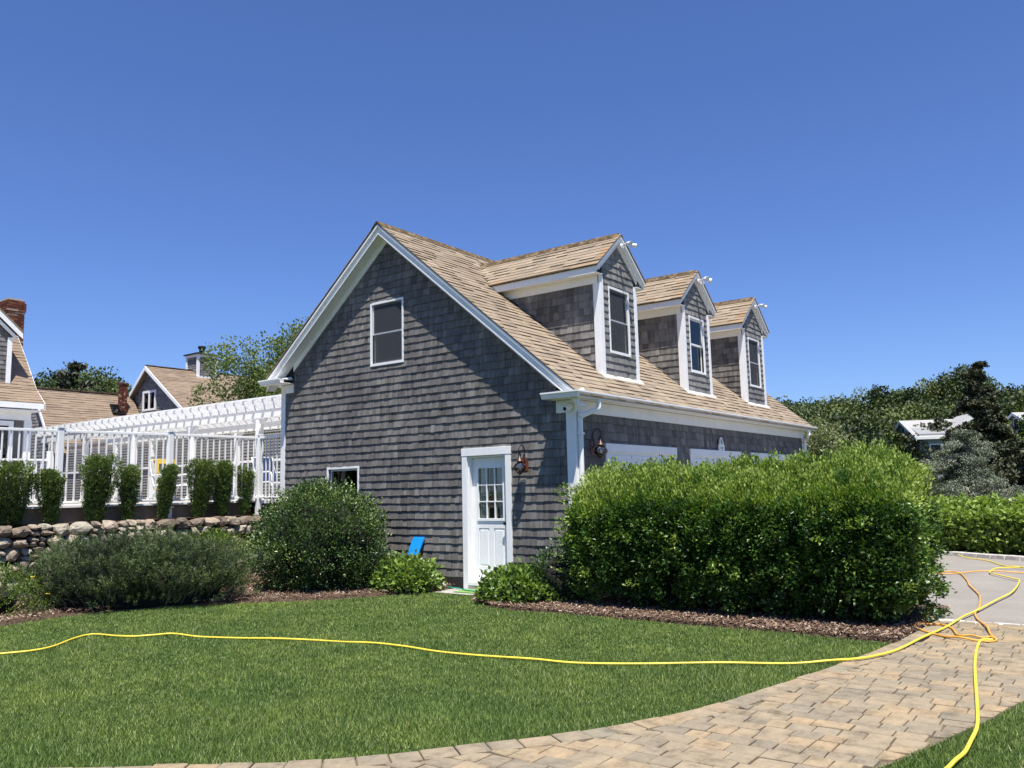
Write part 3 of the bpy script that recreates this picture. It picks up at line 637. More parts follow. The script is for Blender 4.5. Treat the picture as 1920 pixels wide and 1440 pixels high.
def curtain(side):
    V = []; F = []; nz = 14; nx = 16
    for j in range(nz+1):
        z = lz0+(lz1-lz0)*j/nz; f = j/nz; w = (.19 if f > .45 else .19-.11*(1-abs(f-.2)/.25) if f > -.1 else .1); w = .185*(.38+.62*min(1, (f+.12)/.75)**.6)
        for i in range(nx+1):
            u = i/nx; x = lx0+.005+w*u if side < 0 else lx1-.005-w*u; V.append((x, YD1+.02+.012*math.sin(u*w*190+side), z))
    for j in range(nz):
        for i in range(nx): a = j*(nx+1)+i; F.append((a, a+1, a+nx+2, a+nx+1))
    me = fast_mesh('curtain', V, F, 'curtain_lace'); link('curtain', me, door)
curtain(-1); curtain(1)
m = MB(); m.lathe((0, 0, 0), [(0, 0), (.028, 0), (.028, .006), (.012, .01), (.011, .045), (.026, .055), (.03, .07), (.022, .084), (0, .088)], 14)
m.v = [(A1-.055+x, YD0-.0005-z, .955+y) for x, y, z in m.v]; m.obj('door_knob', 'dark_metal', door, smooth=True)
m = MB(); m.lathe((0, 0, 0), [(0, 0), (.022, 0), (.022, .012), (0, .014)], 12); m.v = [(A1-.055+x, YD0-.0005-z, 1.07+y) for x, y, z in m.v]; m.obj('deadbolt', 'dark_metal', door, smooth=True)
m = MB(); m.box(A1+.001, A1+.006, .07, .084, .01, 2.03); m.obj('weather_strip', 'grey_plastic', door)

# garage doors (only their white heads show over the hedge)
for a, b in GD:
    part('door_casing', WP, lambda m: (m.box(.001, .045, a, b, 2.06, 2.195), m.box(.001, .04, a, a+.11, -.1, 2.06), m.box(.001, .04, b-.11, b, -.1, 2.06)))
    gd = box('garage_door', .001, .012, a+.11, b-.11, -.1, 2.06, 'vinyl_white', house)
    for k in range(4): box('door_panel', .0125, .024, a+.13, b-.13, -.08+k*.53, -.08+k*.53+.5, 'vinyl_white', gd, bevel=.006)
# downspouts
def spout(y, yb):
    m = MB(); pts = [(.26, y, 2.85), (.26, y, 2.74), (.245, y-.02, 2.69), (.11, yb+.04, 2.60), (.075, yb, 2.55), (.068, yb, 2.45), (.068, yb, 0.0), (.10, yb, -.06)]
    m.tube(spline(pts, 4), .040, 10); m.obj('downspout', WP, house, smooth=True)
    for z in (2.3, 1.2): box('spout_strap', .027, .112, yb-.045, yb+.045, z, z+.03, WP, house)
spout(.30, .06); spout(HL-.3, HL-.06)
m = MB(); m.tube([(-5.58, .25, 5.0), (-5.58, .25, 5.55)], .05, 10).lathe((-5.58, .25, 5.5), [(.05, 0), (.08, .02), (.08, .1), (.02, .14), (0, .14)], 12); m.obj('vent_pipe', 'dark_metal', house, smooth=True)

# ------------------------------------------------------------------ dormers
def dormer(yd, idx, shade):
    hw = .645; xf = -.35; zb = 3.42; zsof = 5.165; zap = 6.03; xov = -.27; ho = .87; sl = (zap-5.315)/ho
    zt = lambda y: zap-.05-abs(y-yd)*sl
    xr = lambda z: XM+(ZR-z)/SR   # x where main roof is at height z
    m = MB(); wall_holes(m, 'x', xf-.09, xf, [yd-hw, yd, yd+hw], zt, zb, [(yd-.34, yd+.34, 3.86, 4.98)]); d = m.obj('dormer', 'shadow_underlay', house)
    d_off = None
    # cheek walls
    for s in (-1, 1):
        y0, y1 = sorted((yd+s*hw, yd+s*(hw-.09))); m = MB(); pts = [(xf-.09, y0, zb-.06), (xf-.09, y0, zsof+.03), (xr(zsof+.03)-.3, y0, zsof+.03), (xr(zsof), y0, zsof-.1)]
        pts = [(xf-.09, y0, zb-.06), (xf-.09, y0, zsof+.03), (xr(zsof+.03)-.15, y0, zsof+.03)]; m.prism(pts, (0, 0, 0), (0, y1-y0, 0)); m.obj('cheek_wall', 'shadow_underlay', d)
        # cheek shingles follow the main roof
        mb = MB(); z = zb-.02; c = yd+s*hw; r = 0
        while z < zsof-.15:
            x = xf-.07
            while x > xr(z+.1355)+.012:
                w = random.uniform(.08, .19); xe = max(x-w, xr(z+.1355)+.002); a, b = xe+.0015, x-.0015
                if a > b-.012: break
                zlo = z+random.uniform(-.004, .004); t = min(1, max(0, random.gauss(.5, .22))); th = random.uniform(.014, .022)
                sy = s; P = lambda u, w_, zz: (u, c+sy*w_, zz)
                za = max(zlo, ZR-SR*(a-XM)); zb_ = max(zlo, ZR-SR*(b-XM)); zt_ = min(z+.148, zsof-.14)
                if zt_-min(za, zb_) > .01: mb.hexa([P(a, 0, za), P(b, 0, zb_), P(b, th, zb_), P(a, th, za), P(a, 0, max(zt_, za)), P(b, 0, max(zt_, zb_)), P(b, .002, max(zt_, zb_)), P(a, .002, max(zt_, za))], t)
                x = xe
            z += .1355; r += 1
        mb.obj('cheek_shingles', 'silver_cedar_shingle' if s < 0 and False else 'weathered_cedar_shingle', d, kind='stuff')
        # frieze + soffit + eave fascia
        xb = xr(zsof)+.0
        m = MB(); y0, y1 = sorted((yd+s*(hw+.002), yd+s*(hw+.03))); m.prism([(xf-.02, y0, zsof-.145), (xf-.02, y0, zsof-.002), (xb, y0, zsof-.002), (xr(zsof-.145), y0, zsof-.145)], (0, 0, 0), (0, y1-y0, 0)); m.obj('frieze_board', 'white_paint', d)
        m = MB(); y0, y1 = sorted((yd+s*(hw-.02), yd+s*(ho-.02))); m.box(xb-.05, xov-.02, y0, y1, zsof, zsof+.012); m.obj('soffit', 'white_paint', d)
        m = MB(); y0, y1 = sorted((yd+s*(ho-.018), yd+s*(ho+.002))); m.prism([(xov-.022, y0, zsof-.015), (xov-.022, y0, zsof+.115), (xr(zsof+.115), y0, zsof+.115), (xr(zsof-.015), y0, zsof-.015)], (0, 0, 0), (0, y1-y0, 0)); m.obj('fascia', 'white_paint', d, bevel=.003)
        # roof slope
        y_e = yd+s*(ho+.02); y_m = yd; ze = zap-(ho+.02)*sl; xback_e = xr(ze)-.05; xback_m = xr(zap)-.05
        m = MB(); m.add([(xov+.03, y_e, ze), (xov+.03, y_m, zap), (xback_m, y_m, zap), (xback_e, y_e, ze), (xov+.03, y_e, ze-.03), (xov+.03, y_m, zap-.03), (xback_m, y_m, zap-.03), (xback_e, y_e, ze-.03)], [(0, 1, 2, 3), (7, 6, 5, 4), (0, 4, 5, 1), (3, 7, 4, 0), (2, 6, 7, 3)]); rf = m.obj('dormer_roof', 'ridge_cap_shingle', d)
        DV = Vector((0, -s, sl)).normalized(); DN = Vector((0, s*sl, 1)).normalized(); DU = Vector((-1, 0, 0)); O = Vector((xov+.045, y_e+s*.012, ze-.012*sl)); Hs = (Vector((0, y_m, zap))-Vector((0, O.y, O.z))).length
        A = MB(); Bm = MB()
        for q in tabs(O, DU, DV, DN, abs(xback_m-O.x), Hs, .135, lambda c: c.x > xr(c.z)-.02):
            cx = O.x-(q[0]+q[1])/2; front = cx > xov-.22 or (q[2] < .1 and random.random() < .35)
            tab(Bm if front else A, O, DU, DV, DN, *q)
        A.obj('roof_shingles', 'tan_asphalt_shingle', d, kind='stuff'); Bm.obj('lichen_edge', 'lichen_shingle', d, kind='stuff')
    # front shingles
    sr = shingle_rows('x', xf, yd-hw+.09, yd+hw-.085, zb+.0, 5.9, .125, [(yd-.375, yd+.375, 3.82, 5.02)], lambda y: zt(y)-.06, .08, .17, tb=.62)
    rest = MB(); n = 0
    for (a, b, z0, z1, th, t) in sr:
        p = shingle_pts('x', xf+.0005, a, b, z0, z1, th)
        if idx == 0 and n < 90: MB().hexa(p, t).obj('shingle', 'silver_cedar_shingle', d)
        else: rest.hexa(p, t)
        n += 1
    if rest.v: rest.obj('front_shingles', 'silver_cedar_shingle', d, kind='stuff')
    # corner boards
    m = MB(); m.box(xf+.001, xf+.026, yd-hw-.026, yd-hw+.09, zb, zsof-.0).box(xf-.115, xf, yd-hw-.026, yd-hw-.001, zb-.02, zsof-.145); m.obj('corner_board', 'white_paint', d, bevel=.003)
    m = MB(); m.box(xf+.001, xf+.026, yd+hw-.085, yd+hw+.026, zb, zsof-.0).box(xf-.115, xf, yd+hw+.001, yd+hw+.026, zb-.02, zsof-.145); m.obj('corner_board', 'white_paint', d, bevel=.003)
    m = MB(); m.hexa([(xf+.001, yd-hw-.07, zb-.02), (xf+.09, yd-hw-.07, zb-.09), (xf+.09, yd+hw+.07, zb-.09), (xf+.001, yd+hw+.07, zb-.02), (xf+.001, yd-hw-.07, zb+.02), (xf+.085, yd-hw-.07, zb-.055), (xf+.085, yd+hw+.07, zb-.055), (xf+.001, yd+hw+.07, zb+.02)]); m.obj('flashing', 'white_paint', d)
    # front rakes
    for s in (-1, 1):
        def rk(m, x0, x1, d0, d1, ye=ho): 
            yy = yd+s*ye; P = [(yd, zap-d0), (yy, zap-ye*sl-d0), (yy, zap-ye*sl-d1), (yd, zap-d1)]; m.prism([(x0, a, b) for a, b in P], (0, 0, 0), (x1-x0, 0, 0))
        m = MB(); rk(m, xov-.02, xov, .03, .15); rk(m, xov+.001, xov+.03, .028, .075); m.obj('rake_board', 'white_paint', d, bevel=.002)
        m = MB(); rk(m, xf+.001, xf+.028, .05, .22, ho-.17); m.obj('rake_frieze', 'white_paint', d)
        m = MB(); rk(m, xf+.029, xov-.021, .12, .135); m.obj('rake_soffit', 'white_paint', d)
    caps((xr(zap)-.05, yd, zap+.01), (xov+.05, yd, zap+.01), (0, 1, 0), sl, d)
    window(d, 'x', xf, yd-.375, yd+.375, 3.82, 5.02, screens=((None, None) if idx == 1 else ('insect_screen', 'insect_screen')), frame='vinyl_white')
    return d
# windows made inside a dormer would be a fourth level: build them flat under the dormer
_window = window
def window(parent, *a, **k):
    if parent.name.startswith('dormer'):
        tmp = _window(parent, *a, **k)
        for ch in list(tmp.children): ch.parent = parent; ch.location = tmp.location
        return tmp
    return _window(parent, *a, **k)
for i, yd in enumerate(DY): dormer(yd, i, 0)

# ------------------------------------------------------------------ fixtures on the house
def floodlight(x, y, z, label, big=False):
    t = empty('security_light', (x, y, z), label, 'light', None)
    m = MB(); m.lathe((0, 0, 0), [(0, 0), (.05, 0), (.05, .02), (0, .022)], 14); m.v = [(x+c-.0, y+a, z+b) for a, b, c in m.v]; m.obj('mount', 'vinyl_white', t, smooth=False)
    for s in (-1, 1):
        if not big and s < 0: pass
        m = MB(); m.tube([(x+.02, y, z), (x+.10, y+s*.03, z+.02), (x+.17, y+s*.06, z+.0)], .013, 8); m.obj('arm', 'vinyl_white', t, smooth=True)
        m = MB(); r = .06 if big else .042; m.lathe((0, 0, 0), [(.0, 0), (.03, .0), (r*.8, .05), (r, .11), (r*.93, .115), (r*.85, .1), (0, .1)], 14)
        R = Matrix.Rotation(rad(105), 3, 'Y') @ Matrix.Rotation(0, 3, 'X'); R = Matrix.Rotation(s*.5, 3, 'Z') @ R
        m.v = [tuple(Vector((x+.15, y+s*.055, z+.01))+R @ Vector(v)) for v in m.v]; m.obj('lamp_head', 'vinyl_white', t, smooth=True)
    if big: box('motion_sensor', x+.05, x+.12, y-.03, y+.03, z-.09, z-.02, 'vinyl_white', t, bevel=.01)
floodlight(-.235, DY[0], 5.80, 'small white floodlight at the peak of the nearest dormer')
floodlight(-.235, DY[1], 5.80, 'bulky white floodlight with motion sensor at the peak of the middle dormer', True)
floodlight(-.235, DY[2], 5.80, 'small white floodlight at the peak of the farthest dormer')
t = empty('security_camera', (-.05, -.03, 2.72), 'white bullet shaped security camera under the eave corner by the downspout', 'camera')
m = MB(); m.tube([(-.03, -.034, 2.76), (-.03, -.08, 2.76), (-.03, -.12, 2.72)], .014, 8); m.obj('bracket', 'vinyl_white', t, smooth=True)
m = MB(); m.tube([(-.03, -.06, 2.735), (-.035, -.2, 2.685), (-.036, -.205, 2.684)], [.05, .055, .05], 16); m.obj('housing', 'vinyl_white', t, smooth=False)
m = MB(); m.tube([(-.036, -.206, 2.6835), (-.0365, -.211, 2.682)], .03, 14); m.obj('lens', 'dark_metal', t)

def lantern(loc, axis, label):
    """onion lantern; built facing -y then turned for the side wall"""
    t = empty('wall_lantern', loc, label, 'lantern', 'onion lanterns on the garage walls'); L = Vector(loc)
    def put(m, name, mat, smooth=True):
        out = []
        for v in m.v:
            x, y, z = v
            if axis == 'x': x, y = -y, x
            out.append((L.x+x, L.y+y, L.z+z))
        m.v = out; return m.obj(name, mat, t, smooth=smooth)
    m = MB(); m.box(-.055, .055, -.022, -.002, -.12, .09); put(m, 'back_plate', 'copper_red', False)
    arc = [(0, -.02, -.02), (0, -.05, .06), (0, -.03, .16), (0, -.05, .24), (0, -.11, .285), (0, -.17, .25), (0, -.19, .19), (0, -.17, .14)]
    m = MB(); m.tube(spline(arc, 6), .008, 8); put(m, 'scroll_arm', 'dark_metal')
    m = MB(); m.tube(spline([(0, -.17, .14), (0, -.14, .11), (0, -.15, .15), (0, -.18, .17), (0, -.2, .13), (0, -.17, .09)], 5), .006, 6); put(m, 'hook', 'dark_metal')
    m = MB(); m.lathe((0, -.17, 0), [(.006, .11), (.02, .085), (.03, .06), (.07, .035), (.075, .025), (.04, .03), (.04, .005), (.045, 0)], 18); put(m, 'lantern_cap', 'copper_aged')
    m = MB(); m.lathe((0, -.17, 0), [(.042, 0), (.075, -.02), (.098, -.06), (.098, -.085), (.075, -.12), (.045, -.135)], 20); put(m, 'glass_globe', 'window_glass')
    m = MB(); m.lathe((0, -.17, 0), [(.0, -.105), (.02, -.1), (.024, -.06), (.014, -.03), (0, -.02)], 12); put(m, 'bulb', 'vinyl_white')
    m = MB()
    for k in range(6):
        a = k*math.pi/3; c, s_ = math.cos(a), math.sin(a); m.tube([(c*r, -.17+s_*r, z) for r, z in ((.045, 0), (.085, -.02), (.108, -.06), (.108, -.085), (.085, -.12), (.05, -.14))], .0035, 5)
    ring = [(.109*math.cos(a*math.pi/10), -.17+.109*math.sin(a*math.pi/10), -.072) for a in range(21)]; m.tube(ring, .0035, 5, cap=False); put(m, 'wire_cage', 'copper_aged')
    m = MB(); m.lathe((0, -.17, 0), [(0, -.137), (.05, -.137), (.04, -.165), (.02, -.175), (0, -.19)], 16); put(m, 'base_cap', 'copper_aged')
lantern((-.93, 0, 1.90), 'y', 'copper onion lantern with scroll arm beside the white door')
lantern((.0, .47, 2.12), 'x', 'copper onion lantern on the side wall, half behind the hedge top')

# house number plaque
t = empty('number_plaque', (.015, 5.6, 2.2), 'small white arched house plaque above the garage door heads', 'sign')
m = MB(); pr = [(5.455, 2.197), (5.745, 2.197), (5.745, 2.32), (5.705, 2.32)]+[(5.6+.105*math.cos(a), 2.33+.14*math.sin(a)) for a in [i*math.pi/10 for i in range(11)]]+[(5.495, 2.32), (5.455, 2.32)]
m.prism([(.016, a, b) for a, b in pr], (0, 0, 0), (.022, 0, 0)); m.obj('plaque', 'vinyl_white', t)
m = MB(); pr = [(5.6+.045*math.cos(a), 2.375+.06*math.sin(a)) for a in [i*math.pi/8 for i in range(16)]]; m.prism([(.0385, a, b) for a, b in pr], (0, 0, 0), (.004, 0, 0)); m.obj('emblem', 'grey_plastic', t)
m = MB(); m.box(.0385, .042, 5.53, 5.67, 2.232, 2.262); m.obj('number_bar', 'grey_plastic', t)

# blue board leaning against the wall
t = MB(); t.hexa([(-3.385, -.17, .40), (-3.135, -.17, .40), (-3.135, -.145, .39), (-3.385, -.145, .39), (-3.335, -.05, .72), (-3.075, -.05, .72), (-3.075, -.025, .71), (-3.335, -.025, .71)])
setp(t.obj('blue_board', 'blue_board', bevel=.004), 'bright blue rectangular board leaning against the shingles behind a bush', 'board')
# path light
t = empty('path_light', (-1.22, -.52, GZ), 'small frosted stake path light at the right foot of the white door', 'garden light')
m = MB(); m.tube([(-1.22, -.52, GZ), (-1.22, -.52, .10)], .012, 8); m.obj('stake', 'grey_plastic', t)
m = MB(); m.lathe((-1.22, -.52, .06), [(.0, 0), (.05, .0), (.055, .1), (.045, .13), (0, .14)], 14); m.obj('lamp_globe', 'vinyl_white', t, smooth=True)
# mat and slab before the door
sheet('door_slab', [(-2.4, -.62), (-1.0, -.62), (-1.0, -.06), (-2.4, -.06)], GZ+.014, 'concrete')
t = box('door_mat', -2.05, -1.25, -.5, -.12, GZ+.016, GZ+.03, 'green_mat'); setp(t, 'green mat on the slab in front of the white door', 'mat')

# ------------------------------------------------------------------ hoses
def hose(name, pts, r, mat, label, z=GZ+.012, lift=None, k=7):
    P = []
    for i, p in enumerate(pts): P.append((p[0], p[1], (z+r if len(p) < 3 else p[2])))
    m = MB(); m.tube(spline(P, k), r, 10); o = m.obj(name, mat, smooth=True); return setp(o, label, 'hose')
YL = [(-2.98, -6.92), (-2.87, -6.76), (-2.75, -6.50), (-2.81, -6.26), (-3.20, -5.84), (-3.30, -5.58), (-2.87, -5.54), (-2.63, -5.45), (-2.51, -5.26), (-2.41, -5.09), (-2.02, -5.03), (-1.67, -4.92), (-1.36, -4.79), (-1.00, -4.70), (-0.66, -4.54), (-0.26, -4.43), (0.14, -4.35), (0.59, -4.33), (1.02, -4.32), (1.54, -4.29), (2.10, -4.20), (2.51, -4.10), (3.03, -3.85), (3.64, -3.50), (4.15, -3.17), (4.46, -2.97), (4.67, -2.72), (4.83, -2.23), (4.91, -1.40), (4.97, -0.91), (5.01, -0.50), (5.04, 0.18), (5.10, 0.73), (5.19, 1.89), (5.27, 2.91), (5.22, 4.34), (5.14, 4.63), (4.72, 5.43), (4.67, 5.79), (4.69, 6.31), (4.92, 6.61), (5.20, 6.63), (6.2, 6.7)]
YL3 = [(-3.4, -7.4), *YL]
YL3 = [(p[0], p[1], (GZ+.024+.008*math.sin(p[0]*4) if p[0] < 4.3 else GZ+.042)) for p in YL3]
for i, p in enumerate(YL3):
    if -2.1 < p[0] < -1.3: YL3[i] = (p[0], p[1], GZ+.016)
hose('garden_hose', YL3, .0112, 'yellow_rubber', 'long yellow hose snaking across the lawn, over the pavers and up the driveway')
YN = [(5.50, -1.21), (5.43, -1.25), (5.41, -1.38), (5.45, -1.91), (5.52, -2.53), (5.58, -2.97), (5.66, -3.53), (5.75, -4.16), (5.80, -4.57), (5.81, -4.89), (5.81, -5.13), (5.79, -5.31), (5.77, -5.54), (5.72, -5.85), (5.6, -6.6), (5.4, -7.6)]
hose('garden_hose', [(p[0], p[1], GZ+.04 if p[1] > -4.9 else GZ+.034) for p in YN], .0122, 'yellow_rubber', 'yellow hose running toward the viewer down the paver path onto the right lawn')
OR = [(3.3, 5.6), (3.90, 5.56), (4.21, 5.49), (4.50, 4.34), (4.64, 3.60), (4.83, 2.83), (4.95, 2.24), (5.08, 1.17), (5.10, 0.68), (5.19, 0.18), (5.36, -0.47), (5.44, -0.86), (5.53, -1.19), (5.48, -1.31), (5.37, -1.31), (5.23, -1.29), (5.07, -1.21), (4.86, -1.00), (4.76, -0.82), (4.70, -.74), (4.75, -0.62), (4.80, -0.50), (4.92, -0.47), (5.06, -0.67), (5.18, -1.08), (5.30, -1.12), (5.41, -1.12), (5.46, -1.03), (5.53, -1.16)]
hose('garden_hose', [(p[0], p[1], GZ+.027 if p[1] > .1 else GZ+.036+.016*(i % 5 == 0)) for i, p in enumerate(OR)], .011, 'orange_rubber', 'orange hose looped beside the hedge corner and running up the driveway')
hose('garden_hose', [(3.0, 5.3, GZ+.022), (3.75, 5.40, GZ+.022), (4.11, 5.25, GZ+.022), (4.61, 5.76, GZ+.045), (5.26, 5.85, GZ+.022), (6.3, 6.0, GZ+.022)], .010, 'orange_rubber', 'thin orange hose lying straight across the far driveway')
hose('garden_hose', [(3.7, 9.0, GZ+.06), (3.88, 8.64, GZ+.03), (4.32, 8.14, GZ+.02), (4.69, 7.19, GZ+.02), (4.90, 6.82, GZ+.045), (5.13, 6.49, GZ+.05), (5.5, 6.0, GZ+.02)], .010, 'yellow_rubber', 'yellow hose trailing from the far bed onto the driveway')
hose('garden_hose', [(-2.54, -0.13), (-2.2, -.2), (-1.94, -0.33), (-1.58, -0.40), (-1.31, -0.36), (-1.1, -0.30), (-.9, -.35)], .010, 'green_rubber', 'green hose lying along the sill below the white door', z=GZ+.03)
t = empty('hose_nozzle', (-2.55, -.16, GZ+.03), 'small white hose end fitting lying at the left of the door', 'nozzle')
m = MB(); m.tube([(-2.52, -.15, GZ+.05), (-2.60, -.18, GZ+.09), (-2.66, -.2, GZ+.12)], [.022, .04, .045], 12); m.obj('cup', 'vinyl_white', t, smooth=True)
m = MB(); m.tube(spline([(-2.66, -.22, GZ+.03), (-2.72, -.25, GZ+.06), (-2.8, -.2, GZ+.1), (-2.84, -.26, GZ+.05), (-2.76, -.3, GZ+.03)], 4), .008, 6); m.obj('coil', 'twig_pale', t, smooth=True)

# ------------------------------------------------------------------ foliage
def unit(n): v = RNG.normal(size=(n, 3)); return v/np.linalg.norm(v, axis=1, keepdims=True)
def leafmesh(name, P, A, L, Wd, mat, tint, parent, kind=None, fold=.18, droop=0., face=.75, label=None, world=True):
    """P base points, A growth directions, L length, Wd half width"""
    n = len(P); A = A/np.linalg.norm(A, axis=1, keepdims=True); R = unit(n)*face+np.array([0, 0, 1.-.35*face]); B = np.cross(A, R)+1e-6; B /= np.linalg.norm(B, axis=1, keepdims=True); N = np.cross(B, A); N = np.where(N[:, 2:3] < 0, -N, N)
    L = np.broadcast_to(L, (n,))[:, None]; Wd = np.broadcast_to(Wd, (n,))[:, None]; V = np.empty((n, 4, 3), np.float32)
    V[:, 0] = P; V[:, 1] = P+A*L*.45+B*Wd+N*L*fold; V[:, 2] = P+A*L+np.array([0, 0, -1.])*L*droop; V[:, 3] = P+A*L*.45-B*Wd+N*L*fold
    i = np.arange(n)[:, None]*4; F = np.concatenate([i+[0, 1, 2], i+[0, 2, 3]], 0)
    me = fast_mesh(name, V.reshape(-1, 3), F, mat, np.repeat(tint, 4)); o = link(name, me, parent, world); return setp(o, label, kind=kind)
def ellip(n, c, r, shell=.35):
    u = unit(n); k = 1-shell*RNG.uniform(0, 1, n)**1.5; return c+u*k[:, None]*np.array(r), u
def lump(V, amp=.08, f=2.5, seed=0):
    g = np.random.default_rng(seed+11); out = np.ones(len(V))
    for _ in range(5): d = g.normal(size=3); d /= np.linalg.norm(d); out += amp*np.sin((V@d)*f*g.uniform(.7, 2.2)*3+g.uniform(0, 6))/1.6
    return out
def core(name, c, r, parent, mat='twig_shade_dark', s=.8, flat=None, kind=None):
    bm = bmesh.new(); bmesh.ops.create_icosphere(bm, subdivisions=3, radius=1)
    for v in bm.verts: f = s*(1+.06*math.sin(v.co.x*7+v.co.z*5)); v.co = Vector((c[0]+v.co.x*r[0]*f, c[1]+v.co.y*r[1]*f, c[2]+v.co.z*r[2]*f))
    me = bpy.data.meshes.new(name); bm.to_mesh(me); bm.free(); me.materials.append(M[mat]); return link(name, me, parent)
def stems(name, base, tips, r0, r1, parent, mat='bark'):
    m = MB()
    for t in tips:
        a = Vector(base)+Vector((random.uniform(-1, 1), random.uniform(-1, 1), 0))*r0*2; b = Vector(t); mid = a.lerp(b, .5)+Vector((random.uniform(-.1, .1), random.uniform(-.1, .1), .05))*(b-a).length*.4
        m.tube([a, mid, b], [r0, (r0+r1)/2, r1], 6)
    return m.obj(name, mat, parent, smooth=True)
def bush(name, c, r, n, leaf, mat, label, cat, tint=(.5, .2), up=.5, lumpamp=.07, lf=2.5, seed=1, q=14, spread=1.25, zcut=GZ+.02, group=None, aspect=.3, toplight=.0, corescale=.78, sub=24, subr=.16, power=2.0):
    """one shrub: lumpy superellipsoid shell of leaves in small sprays, stems and a near-black core painting in the shade among the twigs"""
    c = np.array(c, float); r = np.array(r, float); t = empty(name, (c[0], c[1], zcut-.02), label, cat, group)
    u = unit(int(n/q*1.15)); 
    if power != 2: 
        k = (np.abs(u)**power).sum(1)**(-1/power); u2 = u*k[:, None]
    else: u2 = u
    k = (1.03-.24*RNG.uniform(0, 1, len(u))**1.3)*lump(u, lumpamp, lf, seed); S = c+u2*k[:, None]*r; keep = S[:, 2] > zcut+.02; S = S[keep]; u = u[keep]
    sp = np.clip(RNG.normal(tint[0], tint[1], len(S)), 0, 1); P = np.repeat(S, q, 0)+RNG.normal(0, leaf*spread, (len(S)*q, 3)); U = np.repeat(u, q, 0)
    A = U*.7+unit(len(P))*.8+np.array([0, 0, up]); T = np.clip(np.repeat(sp, q)+RNG.normal(0, .1, len(P))+toplight*U[:, 2], 0, 1)
    L = leaf*RNG.uniform(.65, 1.25, len(P)); leafmesh('foliage', P, A, L, L*aspect, mat, T, t, 'stuff'); core('twig_shade_core', c, r, t, s=corescale)
    stems('stem', (c[0], c[1], zcut-.03), [tuple(c+unit(1)[0]*r*np.array([.5, .5, .3])) for _ in range(5)], .02*max(r[0], .5), .008, t); return t

